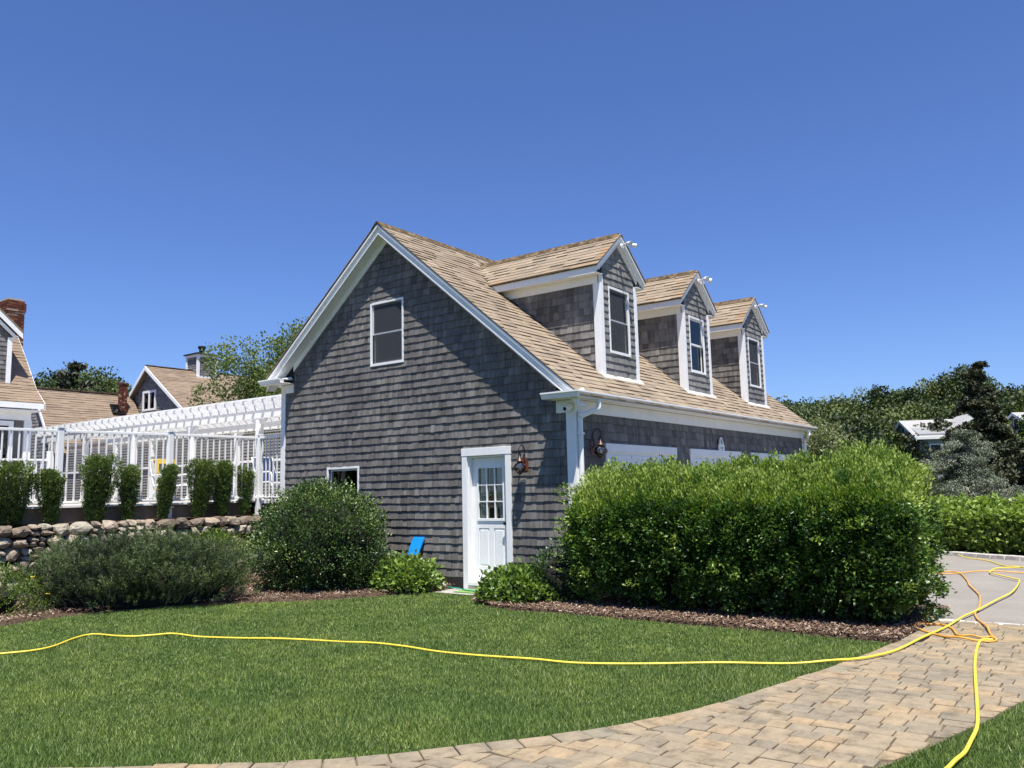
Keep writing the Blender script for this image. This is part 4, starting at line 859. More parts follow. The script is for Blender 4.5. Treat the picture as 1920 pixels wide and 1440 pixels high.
# privet hedge in front of the garage
def hedge():
    t = empty('privet_hedge', (2.7, -.4, GZ), 'tall clipped privet hedge with new growth and painted-in sunlight on top, in front of the garage doors', 'hedge')
    n = 3600
    # cross-section profile around the body (offset from centre line), per side
    prof = [(-.95, -.02), (-1.05, .25), (-1.13, .8), (-1.14, 1.12), (-1.02, 1.32), (-.72, 1.51), (-.3, 1.66), (.05, 1.69), (.28, 1.45), (.32, .8), (.25, .0)]
    P2 = [np.array(p) for p in prof]; seg = [np.linalg.norm(b-a) for a, b in zip(P2[:-1], P2[1:])]; cs = np.cumsum([0]+seg)
    s = RNG.uniform(0, cs[-1], n)**1.; s = s*np.where(RNG.uniform(0, 1, n) < .25, 1, 1); w = RNG.uniform(0, 1, n); s = np.where(w < .8, RNG.uniform(0, cs[7], n), s)
    idx = np.clip(np.searchsorted(cs, s)-1, 0, len(seg)-1); f = (s-cs[idx])/np.array(seg)[idx]; A_ = np.array(P2)[idx]; B_ = np.array(P2)[idx+1]; yz = A_+(B_-A_)*f[:, None]; d = B_-A_; nn = np.stack([-d[:, 1], d[:, 0]], 1); nn /= np.linalg.norm(nn, axis=1, keepdims=True)
    x = RNG.uniform(.62, 4.68, n); S = np.stack([x, yz[:, 0], yz[:, 1]], 1); U = np.stack([np.zeros(n), nn[:, 0], nn[:, 1]], 1)
    # ends
    m = 900; ye = RNG.uniform(-1.12, .3, m); ze = RNG.uniform(0, 1.68, m); side = RNG.uniform(0, 1, m) < .62; xe = np.where(side, 4.76, .5); k = ~((ze > 1.2) & (ye < -.3-(1.68-ze)*1.7)); E = np.stack([xe, ye, ze], 1)[k]; UE = np.stack([np.where(side, 1., -1.), np.zeros(m), np.zeros(m)], 1)[k]
    # rounded ends: pull corners in
    S = np.vstack([S, E]); U = np.vstack([U, UE]); cx = 2.68; hx = 2.18
    ex = np.clip((np.abs(S[:, 0]-cx)-(hx-.45))/.45, 0, 1); S[:, 2] -= ex**2*.05*(S[:, 2]/1.8); S[:, 1] += np.where(S[:, 1] < -.5, ex**2*.2, 0)
    # silhouettes: end faces bulge, left end leans out over the wall
    S[:, 0] += np.where(S[:, 0] < 1.0, -.13*np.sin(np.clip(S[:, 2], 0, 1.9)/1.9*3.0), 0)
    top = np.clip((S[:, 2]-1.16)/.18, 0, 1); g = lump(S, .03, 1.3, 5)-1; S += U*(g*1.0)[:, None]*.9
    S[:, 2] += top*(.10*np.exp(-((S[:, 0]-4.25)/.35)**2)+.06*np.exp(-((S[:, 0]-1.3)/.3)**2)+.012*np.sin(S[:, 0]*5))
    S -= U*(RNG.uniform(0, 1, len(S))**2.2*.28)[:, None]
    # bottoms thin out
    keep = RNG.uniform(0, 1, len(S)) < np.clip((S[:, 2]+.05)/.5, .25, 1); S, U, top = S[keep], U[keep], top[keep]; q = 46
    S += U*RNG.normal(-.01, .062, (len(S), 1))
    nx = (S[:, 0] < .95)*.15+(S[:, 0] > 4.7)*.12
    sp = np.clip(RNG.normal(.37, .17, len(S))+top*.45+nx, 0, 1); P = np.repeat(S, q, 0)+RNG.normal(0, .042, (len(S)*q, 3)); Uq = np.repeat(U, q, 0); tq = np.repeat(top, q)  # top leaves tinted paler: new growth plus a painted-in sunlit band
    A = Uq*.7+unit(len(P))*.75+np.stack([np.zeros(len(P)), np.zeros(len(P)), .35+tq*.8], 1); T = np.clip(np.repeat(sp, q)+RNG.normal(0, .10, len(P)), 0, 1); L = RNG.uniform(.034, .064, len(P))*(1-.1*tq)
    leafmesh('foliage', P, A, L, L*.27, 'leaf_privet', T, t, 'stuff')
    # upright shoots above the top and at the left end
    Ps, As, Ts = [], [], []; twig = MB(); spots = [(random.uniform(.7, 4.7), random.uniform(-.8, .0), random.uniform(1.52, 1.64), random.uniform(.05, .11)) for _ in range(90)]
    spots += [(3.35, -.2, 1.64, .24), (3.75, -.35, 1.64, .24), (4.2, -.2, 1.74, .28), (4.3, -.3, 1.72, .24), (2.6, -.3, 1.64, .25), (3.9, -.1, 1.7, .30), (4.0, -.15, 1.7, .28), (1.55, -.4, 1.64, .2)]
    for (x, y, z, h) in spots:
        d = np.array([random.uniform(-.15, .15), random.uniform(-.15, .15), 1.]); twig.tube([(x, y, z-.05), tuple(np.array([x, y, z])+d*h*.5), tuple(np.array([x, y, z])+d*h)], [.004, .003, .002], 4)
        for k in range(int(h*90)): f = random.random(); Ps.append(np.array([x, y, z])+d*h*f); a = random.uniform(0, 6.28); As.append([math.cos(a), math.sin(a), .8]); Ts.append(random.uniform(.65, 1))
    for _ in range(90):
        z = random.uniform(.15, 1.55); y = random.uniform(-1.0, -.2); b = np.array([.48-.13*math.sin(z/1.9*3), y, z]); d = np.array([-1, random.uniform(-.4, .2), random.uniform(-.1, .5)]); d /= np.linalg.norm(d); h = random.uniform(.08, .24); twig.tube([tuple(b-d*.1), tuple(b+d*h)], [.004, .002], 4)
        for k in range(int(h*100)): f = random.random(); Ps.append(b+d*h*f); As.append(unit(1)[0]*.8+d+[0, 0, .3]); Ts.append(random.uniform(.5, .95))
    leafmesh('shoot_leaves', np.array(Ps), np.array(As), RNG.uniform(.03, .05, len(Ps)), .011, 'leaf_privet', np.array(Ts), t, 'stuff'); twig.obj('shoots', 'twig_pale', t, kind='stuff')
    m = MB(); m.prism([(.95, -.74, .0), (.95, -.84, 1.05), (.95, -.5, 1.34), (.95, .0, 1.38), (.95, .08, .0)], (0, 0, 0), (3.6, 0, 0)); m.obj('twig_shade_core', 'twig_shade_dark', t)  # solid filler, its dark colour stands for shade inside the hedge
    for k in range(9): x = .9+k*.46; stems('stem', (x, -.4, GZ), [(x+random.uniform(-.2, .2), -.4+random.uniform(-.3, .3), .8) for _ in range(3)], .018, .01, t)
hedge()
bush('round_holly_bush', (-4.3, -1.28, .66), (1.10, 1.02, .98), 34000, .042, 'leaf_holly', 'large round dark green holly bush in front of the small window', 'bush', (.5, .22), .45, .06, 2.4, 3, corescale=.76, aspect=.32, toplight=.2, q=26, spread=1.35)
bush('hydrangea_bush', (-2.95, -.66, .02), (.58, .46, .34), 3600, .082, 'leaf_hydrangea', 'leafy light green shrub at the left of the white door, by the blue board', 'bush', (.5, .2), .35, .08, 2.2, 4, aspect=.36, spread=.7, q=9)
bush('hydrangea_bush', (-.42, -.86, -.02), (.58, .5, .34), 4200, .082, 'leaf_hydrangea', 'broad leafy shrub at the right of the white door, between door and hedge', 'bush', (.5, .2), .35, .08, 2.2, 5, aspect=.36, spread=.7, q=9)
bush('shade_shrub', (.12, -.62, .2), (.42, .45, .42), 1500, .06, 'leaf_holly', 'dark low shrub in shade between the leafy shrub and the tall hedge', 'bush', (.3, .2), .3, .08, 2.2, 6)
bush('potentilla_bush', (-6.15, -5.75, .12), (.75, .95, .42), 12000, .028, 'leaf_yellowgreen', 'low bright green bush with a few yellow flowers at the left edge', 'bush', (.5, .22), .5, .12, 2.5, 7, aspect=.3, corescale=.5, q=10)
t = bpy.data.objects['potentilla_bush']; m = MB()
for (x, y, z) in [(-5.55, -5.75, .1), (-5.75, -5.2, .42), (-5.9, -4.95, .3), (-6.1, -5.9, .52), (-5.6, -5.05, .18)]:
    for k in range(5): a = k*1.2566; c, s_ = math.cos(a), math.sin(a); m.add([(x+.03, y-.03, z), (x+.034*c+.03, y+.034*s_-.03, z+.012), (x+.034*math.cos(a+.6)+.03, y+.034*math.sin(a+.6)-.03, z+.018), (x+.034*math.cos(a+1.1)+.03, y+.034*math.sin(a+1.1)-.03, z+.012)], [(0, 1, 2, 3)])
m.obj('flowers', 'petal_yellow', t, kind='stuff')
bush('barberry_shrub', (-6.35, -2.0, .36), (.62, .8, .50), 9000, .04, 'leaf_yellowgreen', 'yellow green shrub between the pine shrub, the stone wall and the round bush', 'bush', (.45, .22), .6, .1, 2.5, 8, corescale=.5)
# mugo pine
def pine():
    a = np.array([-6.2, -4.75]); b = np.array([-4.75, -2.85]); t = empty('dwarf_pine', (-5.5, -3.8, GZ), 'wide dark dwarf pine shrub in front of the stone wall', 'bush'); c = np.array([-5.36, -3.92, .12]); ax = np.array([b[0]-a[0], b[1]-a[1], 0]); ax /= np.linalg.norm(ax); bx = np.array([-ax[1], ax[0], 0]); n = 7200
    u = unit(n); u[:, 2] = np.abs(u[:, 2])*1.0-.22*(RNG.uniform(0, 1, n) < .3); k = (1.0-.32*RNG.uniform(0, 1, n)**1.2)*lump(u, .14, 3.6, 9); S = c+(u[:, :1]*ax*1.52+u[:, 1:2]*bx*.74)*k[:, None]; S[:, 2] = c[2]+u[:, 2]*k*.80
    q = 26; P = np.repeat(S, q, 0); D = u.copy(); D[:, 2] += .9; D = (D[:, :1]*ax+D[:, 1:2]*bx); D[:, 2] = np.abs(u[:, 2])+.9; D /= np.linalg.norm(D, axis=1, keepdims=True)
    DD = np.repeat(D, q, 0); off = RNG.uniform(0, .12, len(P)); P = P+DD*off[:, None]; A = DD*.8+unit(len(P))*.8; L = RNG.uniform(.035, .065, len(P)); T = np.clip(np.repeat(RNG.normal(.42, .14, n)+(lump(S, .5, 1.6, 77)-1)*.35+(k-.85)*1.1, q)+(off-.06)*2.2, 0, 1)
    leafmesh('foliage', P, A, L, .0028+0*L, 'needle_pine', T, t, 'stuff', fold=.0); m = MB()
    for i in range(0, n, 4): p = Vector(S[i]); m.tube([p-Vector(D[i])*.05, p+Vector(D[i])*.1], [.006, .003], 3, cap=False)
    for i in range(34): p = Vector(S[RNG.integers(0, n)]); q0 = Vector((c[0], c[1], GZ))+Vector(ax)*random.uniform(-1.1, 1.1); p.z = max(p.z, .1); m.tube([q0, q0.lerp(p, .5)+Vector((0, 0, -.08)), p], [.02, .012, .005], 5)
    m.obj('branches', 'twig_pale', t, kind='stuff')
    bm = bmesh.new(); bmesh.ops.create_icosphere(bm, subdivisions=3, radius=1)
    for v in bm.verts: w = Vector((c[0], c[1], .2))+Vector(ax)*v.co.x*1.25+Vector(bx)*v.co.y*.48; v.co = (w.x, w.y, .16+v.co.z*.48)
    me = bpy.data.meshes.new('twig_shade_core'); bm.to_mesh(me); bm.free(); me.materials.append(M['twig_shade_dark']); link('twig_shade_core', me, t)  # dark filler blob, paints the shade between the pine branches
pine()

# ------------------------------------------------------------------ terrace, stone wall, fence, deck
TZ = 1.08
sheet('terrace', [(-7.72, -40), (-7.72, .25), (-7.0, .25), (-7.0, 40), (-80, 60), (-80, -40)], TZ+.02, 'bark_mulch')
wallo = empty('stone_wall', (-7.7, -3.5, GZ), 'dry laid fieldstone retaining wall below the white fence', 'wall')
box('earth_backing', -8.3, -7.72, -9.5, .3, GZ-.1, TZ-.03, 'twig_shade_dark', wallo)
def stone(cy, cz, w, h, d, seed, tint, flat=0):
    bm = bmesh.new(); bmesh.ops.create_icosphere(bm, subdivisions=3 if cy > -5.6 else 2, radius=1); g = random.Random(seed); ph = [g.uniform(0, 6) for _ in range(6)]; e = g.uniform(.42, .68); tl = g.uniform(-.18, .18)
    me = bpy.data.meshes.new('stone'); pl = []
    for _ in range(7):
        nv = Vector((g.uniform(-.2, 1), g.uniform(-1, 1), g.uniform(-1, 1))).normalized(); pl.append((*nv, g.uniform(.72, .92)))
    for v in bm.verts:
        x, y, z = v.co; f = 1+.09*math.sin(3*x+ph[0])+.08*math.sin(4*y+ph[1])+.07*math.sin(5*z+ph[2])+.05*math.sin(9*y+7*z+ph[3]); S = lambda a: math.copysign(abs(a)**e, a)
        x, y, z = S(x)*f, S(y)*f, S(z)*f; y += tl*z; z += .12*y*math.sin(ph[4]); y *= 1+.18*z*math.sin(ph[5]); 
        for (nx, ny, nz, dd) in pl:
            q = x*nx+y*ny+z*nz-dd
            if q > 0: x, y, z = x-nx*q, y-ny*q, z-nz*q
        v.co = (x*d/2, y*w/2, z*h/2)
    bm.to_mesh(me); bm.free(); me.materials.append(M['field_stone'])
    a = me.attributes.new('tint', 'FLOAT', 'POINT'); a.data.foreach_set('value', [tint]*len(me.vertices)); o = link('stone', me, wallo); o.location = Vector((-7.66+g.uniform(-.02, .025), cy, cz))-wallo.location
    return o
def wall_stones():
    y = .2; n = 0; z_top = TZ+.02; rows = []
    cols = []; sd0 = 0
    # courses of uneven height laid from the bottom; each course wobbles
    z = GZ-.02; hs = [.20, .24, .20, .22, .17, .19]; g = random.Random(5)
    s = sum(hs); hs = [h*(z_top-z)/s for h in hs]
    for r, h in enumerate(hs):
        y = .3-g.uniform(0, .15)
        while y > -7.6:
            w = g.uniform(.12, .31) if r < 5 else g.uniform(.2, .42)
            if g.random() < .22:   # two small ones stacked
                w = g.uniform(.12, .22)
                for j in range(2): stone(y-w/2, z+h*(.25+.5*j), w*1.04, h*.55, .26, sd0, g.random()); sd0 += 1
            else:
                wob = .018*math.sin(y*5+r*2); hh = h*g.uniform(.95, 1.22) if r < 5 else h*1.02; stone(y-w/2, z+h/2+(wob if r < 5 else -.006), w*1.06, hh*1.03, .30, sd0, g.random()); sd0 += 1
            y -= w
        z += h
    return sd0
print('stones', wall_stones())

fence = empty('picket_fence', (-8.0, -2.3, TZ), 'white metal picket fence with square posts along the top of the stone wall', 'fence')
FX = lambda y: -8.02+(y+.0)*(.055)
def fpost(x, y, zt=2.74, w=.1): 
    box('post', x-w/2, x+w/2, y-w/2, y+w/2, TZ-.05, zt, 'white_paint', fence, bevel=.006); box('post_cap', x-w*.62, x+w*.62, y-w*.62, y+w*.62, zt+.001, zt+.025, 'white_paint', fence)
FP = [(-8.35, -6.0), (-8.24, -3.78), (-8.02, -1.83), (-7.82, .06)]
for (x, y) in FP: fpost(x, y)
FP2 = [(-8.5, -8.2)]+FP+[(-7.03, -.0)]
def rails(a, b):
    ax, ay = a; bx_, by = b; d = Vector((bx_-ax, by-ay, 0)); L = d.length; d.normalize(); p = Vector((ax, ay, 0))+d*.055; q = Vector((bx_, by, 0))-d*.055
    for z, h in ((2.69, .045), (1.45, .04)): MB().bar((p.x, p.y, z), (q.x, q.y, z), .05, h).obj('rail', 'white_paint', fence, bevel=.004)
    n = int(L/.125); 
    for i in range(1, n): s = Vector((ax, ay, 0))+d*(L*i/n); box('baluster', s.x-.011, s.x+.011, s.y-.011, s.y+.011, 1.47, 2.668, 'white_paint', fence)
for a, b in zip(FP2[:-1], FP2[1:]): rails(a, b)
deck = empty('deck', (-12, 0, TZ), 'low terrace deck with tan skirt behind the white fence', 'deck')
mb = MB(); mb.box(-8.2, -8.12, -8, -.05, TZ-.02, 1.36).box(-8.12, -7.05, .3, .36, TZ-.02, 1.36); mb.obj('skirt', 'deck_skirt', deck)
for i in range(80):
    x0 = -8.1-i*.145
    box('deck_board', x0-.137, x0, -8, 12 if x0 < -8.3 else .28, 1.36, 1.385, 'deck_board', deck) if i < 60 else None
box('edge_board', -8.098, -8.05, -8, .2, 1.355, 1.39, 'white_paint', deck)
box('return_board', -8.05, -7.02, .2, .28, 1.33, 1.395, 'white_paint', deck)
sheet('terrace_paving', [(-16.75, -12), (-16.75, 14), (-27, 14), (-27, -12)], 1.37, 'concrete')

# columnar boxwoods between wall and fence
bx = [(-4.66, .36, 1.06, 'overgrown boxwood at the far left of the fence, spreading behind the next one'), (-4.02, .17, .93, 'slim leaning boxwood just left of the first full white fence post'), (-3.32, .27, 1.18, 'widest tallest boxwood, right of the first full white fence post'), (-2.70, .17, 1.02, 'narrow boxwood second to the right of the first full white post'), (-2.06, .16, 1.0, 'narrow boxwood just left of the middle fence post, before the yellow chair'), (-1.30, .22, 1.12, 'full boxwood just right of the middle fence post'), (-.76, .21, 1.10, 'boxwood between the full one and the thin one near the corner post'), (-.26, .14, 1.02, 'thin boxwood next to the fence corner post by the house')]
def boxwood(y, w, h, label, seed):
    t = empty('boxwood_shrub', (-7.86, y, TZ), label, 'shrub', 'boxwoods lined up before the white fence'); n = 1500 if w > .2 else 1000
    g = np.random.default_rng(seed); k = g.integers(3, 6); lean = g.uniform(-.09, .09); cen = [(g.uniform(-.5, .5)*w, g.uniform(-.75, .75)*w, g.uniform(.86, 1.)) for _ in range(k)]; S = []; U = []
    for (cx, cy, hh) in cen:
        m_ = n//k; f = g.uniform(0, 1, m_)**.8; z = f*hh*h; rr = w*(.42+.62*np.sin(np.clip(f*1.25, 0, 1.45)))*(.86); a = g.uniform(0, 6.28, m_); rr = rr*(.75+.25*g.uniform(0, 1, m_))
        rr = np.where(f > .9, rr*g.uniform(.1, 1, m_), rr); S.append(np.stack([-7.86+cx*f+rr*np.cos(a)*.8, y+cy*(.25+.75*f)+lean*f+rr*np.sin(a), TZ+z+.02], 1)); U.append(np.stack([np.cos(a)*.7, np.sin(a)*.7, .6+0*a], 1))
    S = np.vstack(S); U = np.vstack(U); q = 11; P = np.repeat(S, q, 0)+g.normal(0, .019, (len(S)*q, 3)); A = np.repeat(U, q, 0)+unit(len(P))*.8+[0, 0, .5]; tt = np.clip(np.repeat(g.normal(.5, .22, len(S)), q)+((P[:, 2]-TZ)/h-.5)*.45, 0, 1)
    leafmesh('foliage', P, A, g.uniform(.022, .038, len(P)), .0085, 'leaf_box', tt, t, 'stuff'); mm = MB()
    for (cx, cy, hh) in cen: mm.tube([(-7.86, y, TZ-.03), (-7.86+cx*.5, y+cy*.6, TZ+h*.4), (-7.86+cx, y+cy, TZ+h*.7)], [.014, .02+w*.2, w*.12], 6)
    mm.obj('stems', 'twig_shade_dark', t)
for i, (y, w, h, lab) in enumerate(bx): boxwood(y, w, h, lab, 30+i)
boxwood(-5.3, .3, 1.05, 'boxwood cut by the left edge of the photo', 50)

# ------------------------------------------------------------------ pergola, lattice screen, chairs
DKZ = 1.385
perg = empty('pergola', (-17, 4, DKZ), 'long white pergola with shaped rafter tails standing on the terrace deck', 'pergola')
PX = [-8.6, -11.72, -14.85, -17.97, -21.0, -23.4]; PB = [-8.6, -11.1, -13.6, -16.1, -18.6, -21.1, -23.5]; PY0, PY1 = 2.94, 5.34
def ppost(x, y):
    box('post', x-.075, x+.075, y-.075, y+.075, DKZ, 3.52, 'white_paint', perg, bevel=.006)
    for s in (-1, 1):
        m = MB(); m.prism([(x+s*.076, y-.04, 3.52), (x+s*.30, y-.04, 3.52), (x+s*.28, y-.04, 3.46), (x+s*.14, y-.04, 3.40), (x+s*.076, y-.04, 3.26)], (0, 0, 0), (0, .08, 0)); m.obj('bracket', 'white_paint', perg)
    box('post_base', x-.1, x+.1, y-.1, y+.1, DKZ, DKZ+.14, 'white_paint', perg, bevel=.006)
for x in PX: ppost(x, PY0)
for x in PB: ppost(x, PY1)
for y in (PY0, PY1):
    for s in (-1, 1): box('beam', -24.1, -8.2, y+s*.06-.022, y+s*.06+.022, 3.525, 3.75, 'white_paint', perg, bevel=.004)
def rafter(x):
    y0, y1 = PY0-.62, PY1+.62; zb, zt = 3.735, 3.96; m = MB()
    pr = [(y0+.42, zb), (y0+.36, zb+.02), (y0+.24, zb+.11), (y0+.1, zb+.15), (y0, zb+.16), (y0, zt), (y1, zt), (y1, zb+.16), (y1-.1, zb+.15), (y1-.24, zb+.11), (y1-.36, zb+.02), (y1-.42, zb)]
    m.prism([(x, a, b) for a, b in pr], (0, 0, 0), (.045, 0, 0)); m.obj('rafter', 'white_paint', perg)
x = -24.0
while x < -8.3: rafter(x); x += .405
y = PY0-.5; k = 0
while y < PY1+.5: box('purlin', -24.15, -8.25, y, y+.04, 3.962, 4.01, 'white_paint', perg); y += .34
# weathered lattice screen behind
lat = empty('lattice_screen', (-16, 6.6, DKZ), 'weathered grey lattice privacy screen behind the white pergola', 'screen')
box('top_rail', -30.8, -8.2, 6.56, 6.66, 3.80, 3.9, 'lattice_grey', lat); box('middle_rail', -30.8, -8.2, 6.55, 6.67, 2.62, 2.70, 'white_paint', lat)
for i in range(10): box('post', -30.8+i*2.5, -30.7+i*2.5, 6.67, 6.77, DKZ, 3.9, 'lattice_grey', lat)
m = MB(); z = 1.5
while z < 3.8: m.box(-30.8, -8.2, 6.60, 6.612, z, z+.045); z += .105
m.obj('slats', 'lattice_grey', lat, kind='stuff')
m = MB(); x = -30.8
while x < -8.2: m.box(x, x+.045, 6.613, 6.625, 1.45, 3.8); x += .13
m.obj('battens', 'lattice_grey', lat, kind='stuff')
box('shade_backing', -30.8, -8.2, 6.9, 6.95, DKZ, 3.6, 'weathered_cedar_shingle', lat)
# pool gate and inner rail
gate = empty('pool_gate', (-14.6, -1.5, DKZ), 'small white picket gate on the terrace behind the fence, at the left', 'gate')
for i in range(9):
    y = -2.15+i*.11; box('baluster', -14.62, -14.6, y, y+.02, DKZ+.1, 2.45, 'white_paint', gate)
for z in (DKZ+.1, 2.46): box('rail', -14.64, -14.58, -2.2, -1.12, z, z+.045, 'white_paint', gate)
box('post', -14.66, -14.56, -2.3, -2.2, DKZ, 2.7, 'white_paint', gate); box('post', -14.66, -14.56, -1.12, -1.02, DKZ, 2.7, 'white_paint', gate)
# yellow sling chair
def chair(name, x, y, seat, back, label, frame):
    t = empty(name, (x, y, DKZ), label, 'chair')
    m = MB()
    for s in (-.28, .28):
        m.tube(spline([(x+.30, y+s, DKZ), (x+.28, y+s, DKZ+.38), (x-.1, y+s, DKZ+.40), (x-.25, y+s, DKZ+.42), (x-.45, y+s, DKZ+.98)], 4), .016, 6); m.tube([(x-.38, y+s, DKZ), (x-.1, y+s, DKZ+.40)], .016, 6); m.tube(spline([(x+.28, y+s, DKZ+.4), (x+.24, y+s, DKZ+.62), (x-.1, y+s, DKZ+.63), (x-.33, y+s, DKZ+.62)], 4), .018, 6)
    m.tube([(x+.28, y-.28, DKZ+.38), (x+.28, y+.28, DKZ+.38)], .014, 6); m.tube([(x-.45, y-.28, DKZ+.98), (x-.45, y+.28, DKZ+.98)], .014, 6)
    m.obj('frame', frame, t, smooth=True)
    m = MB(); m.hexa([(x-.2, y-.26, DKZ+.40), (x+.28, y-.26, DKZ+.37), (x+.28, y+.26, DKZ+.37), (x-.2, y+.26, DKZ+.40), (x-.2, y-.26, DKZ+.415), (x+.28, y-.26, DKZ+.385), (x+.28, y+.26, DKZ+.385), (x-.2, y+.26, DKZ+.415)]); m.obj('seat', seat, t)
    m = MB(); m.hexa([(x-.24, y-.26, DKZ+.43), (x-.22, y-.26, DKZ+.43), (x-.22, y+.26, DKZ+.43), (x-.24, y+.26, DKZ+.43), (x-.46, y-.26, DKZ+.98), (x-.44, y-.26, DKZ+.98), (x-.44, y+.26, DKZ+.98), (x-.46, y+.26, DKZ+.98)]); m.obj('backrest', back, t)
    return t
chair('patio_chair', -9.0, 1.35, 'dark_blue_fabric', 'dark_blue_fabric', 'white framed patio chair with blue sling near the house corner', 'vinyl_white')
t = chair('patio_chair', -11.2, .12, 'grey_sling', 'grey_sling', 'patio chair with a yellow towel over its back behind the middle fence post', 'vinyl_white')
m = MB(); m.box(-11.74, -11.5, -.08, .40, DKZ+.985, DKZ+1.01).box(-11.56, -11.5, -.08, .0, DKZ+.3, DKZ+.985).box(-11.53, -11.5, .0, .40, DKZ+.90, DKZ+.985); o = m.obj('towel', 'yellow_fabric', bevel=.01); setp(o, 'bright yellow towel hung over the back of a patio chair on the terrace', 'towel')

# ------------------------------------------------------------------ neighbouring buildings on the left
def lap_rows(m, axis, c, z0, z1, lo, hi, exp=.14):
    s = -1 if axis == 'y' else 1; z = z0
    while z < z1:
        a, b = lo(z+exp*.5), hi(z+exp*.5)
        if b-a > .1:
            x = a
            while x < b-.02:
                w = min(random.uniform(.12, .4), b-x); q = shingle_pts(axis, c, x+.002, x+w-.002, z+random.uniform(-.008, .008), z+exp+.01, .018); m.hexa(q, min(1, max(0, random.gauss(.6, .3)))); x += w
        z += exp
    return m
lh = empty('shingled_house', (-22, -4, TZ), 'shingled house with tan flared roof, dormer and brick chimney at the left edge', 'house')
box('wall', -25.6, -19.8, -13, .65, TZ-.1, 4.35, 'weathered_cedar_shingle', lh)
m = MB(); m.prism([(-19.8, .60, 4.3), (-21.9, .60, 7.0), (-25.6, .60, 4.3)], (0, 0, 0), (0, .05, 0)); m.obj('gable_wall', 'weathered_cedar_shingle', lh)
RP = [(-19.42, 4.41), (-20.0, 4.90), (-21.11, 6.28), (-21.9, 7.2)]
m = MB(); m.prism([(x, -13.3, z) for x, z in RP+[(-25.98, 4.4), (-25.9, 4.35), (-21.9, 7.08), (-21.0, 6.05), (-19.95, 4.78), (-19.45, 4.35)]], (0, 0, 0), (0, 14.15, 0)); lroof = m.obj('roof', 'far_tan_roofing', lh)
m = MB()
for (a, b) in zip(RP[:-1], RP[1:]):
    O = Vector((a[0]+.0, -5., a[1])); V_ = Vector((b[0]-a[0], 0, b[1]-a[1])); H = V_.length; V_.normalize(); N_ = Vector((-V_.z, 0, V_.x)); N_ = N_ if N_.z > 0 else -N_
    for q in tabs(O+N_*.004, Vector((0, 1, 0)), V_, N_, 5.87, H, .135, None, (.2, .5)): tab(m, O+N_*.004, Vector((0, 1, 0)), V_, N_, *q)
m.obj('roof_shingles', 'far_tan_roofing', lroof, kind='stuff')
m = MB(); m.box(-19.47, -19.40, -13.3, .88, 4.23, 4.40).box(-19.80, -19.47, -13.3, .80, 4.15, 4.2); m.prism([(-19.40, .865, 4.40), (-20.0, .865, 4.88), (-21.11, .865, 6.26), (-21.9, .865, 7.18), (-21.9, .865, 7.0), (-21.05, .865, 6.06), (-19.95, .865, 4.72), (-19.40, .865, 4.2)], (0, 0, 0), (0, .03, 0)); m.obj('fascia', 'white_paint', lh)
m = MB(); m.box(-19.80, -19.74, -13, .65, 3.9, 4.15).box(-19.80, -19.74, .47, .68, TZ, 3.9); m.obj('trim', 'white_paint', lh)
m = MB(); m.box(-19.78, -19.70, -2.6, .16, 3.72, 3.86).box(-19.78, -19.70, .04, .16, DKZ, 3.72).box(-19.78, -19.70, -2.6, -2.48, DKZ, 3.72).box(-19.78, -19.72, -.35, -.25, DKZ, 3.72); dd = m.obj('sliding_door', 'white_paint', lh); box('pane', -19.77, -19.76, -2.48, .04, DKZ, 3.72, 'window_glass', dd); box('door_lining', -19.79, -19.775, -2.48, .04, DKZ, 3.72, 'interior_dark', dd)
m = MB(); m.prism([(-20.12, -1.7, 4.7), (-20.12, .13, 4.7), (-20.12, .13, 6.45), (-20.12, -.78, 7.3), (-20.12, -1.7, 6.45)], (0, 0, 0), (-1.6, 0, 0)); ld = m.obj('dormer', 'weathered_cedar_shingle', lh)
m = lap_rows(MB(), 'x', -20.115, 4.75, 7.2, lambda z: max(-1.6, -.78-(7.15-z)*1.07), lambda z: min(.03, -.78+(7.15-z)*1.07)); m.obj('shingles', 'weathered_cedar_shingle', ld, kind='stuff')
m = MB(); m.box(-20.10, -20.07, .02, .15, 4.92, 6.42).box(-20.10, -20.03, -1.72, .18, 4.86, 4.93).box(-20.1, -20.07, -1.72, -1.6, 4.92, 6.42); m.box(-20.10, -20.06, -.35, -.28, 5.1, 6.5); m.obj('corner_board', 'white_paint', ld)
m = MB()
for s in (-1, 1):
    P = [(-.78, 7.62), (-.78+s*1.17, 6.56), (-.78+s*1.17, 6.40), (-.78, 7.44)]; m.prism([(-19.98, a, b) for a, b in P], (0, 0, 0), (.03, 0, 0)); P = [(-.78, 7.40), (-.78+s*1.02, 6.48), (-.78+s*1.02, 6.36), (-.78, 7.26)]; m.prism([(-20.05, a, b) for a, b in P], (0, 0, 0), (.03, 0, 0))
m.obj('rake_board', 'white_paint', ld)
m = MB()
for s in (-1, 1): P = [(-.78, 7.70), (-.78+s*1.2, 6.61), (-.78+s*1.2, 6.56), (-.78, 7.63)]; m.prism([(-19.95, a, b) for a, b in P], (0, 0, 0), (-2.4, 0, 0))
m.obj('dormer_roof', 'far_tan_roofing', ld)
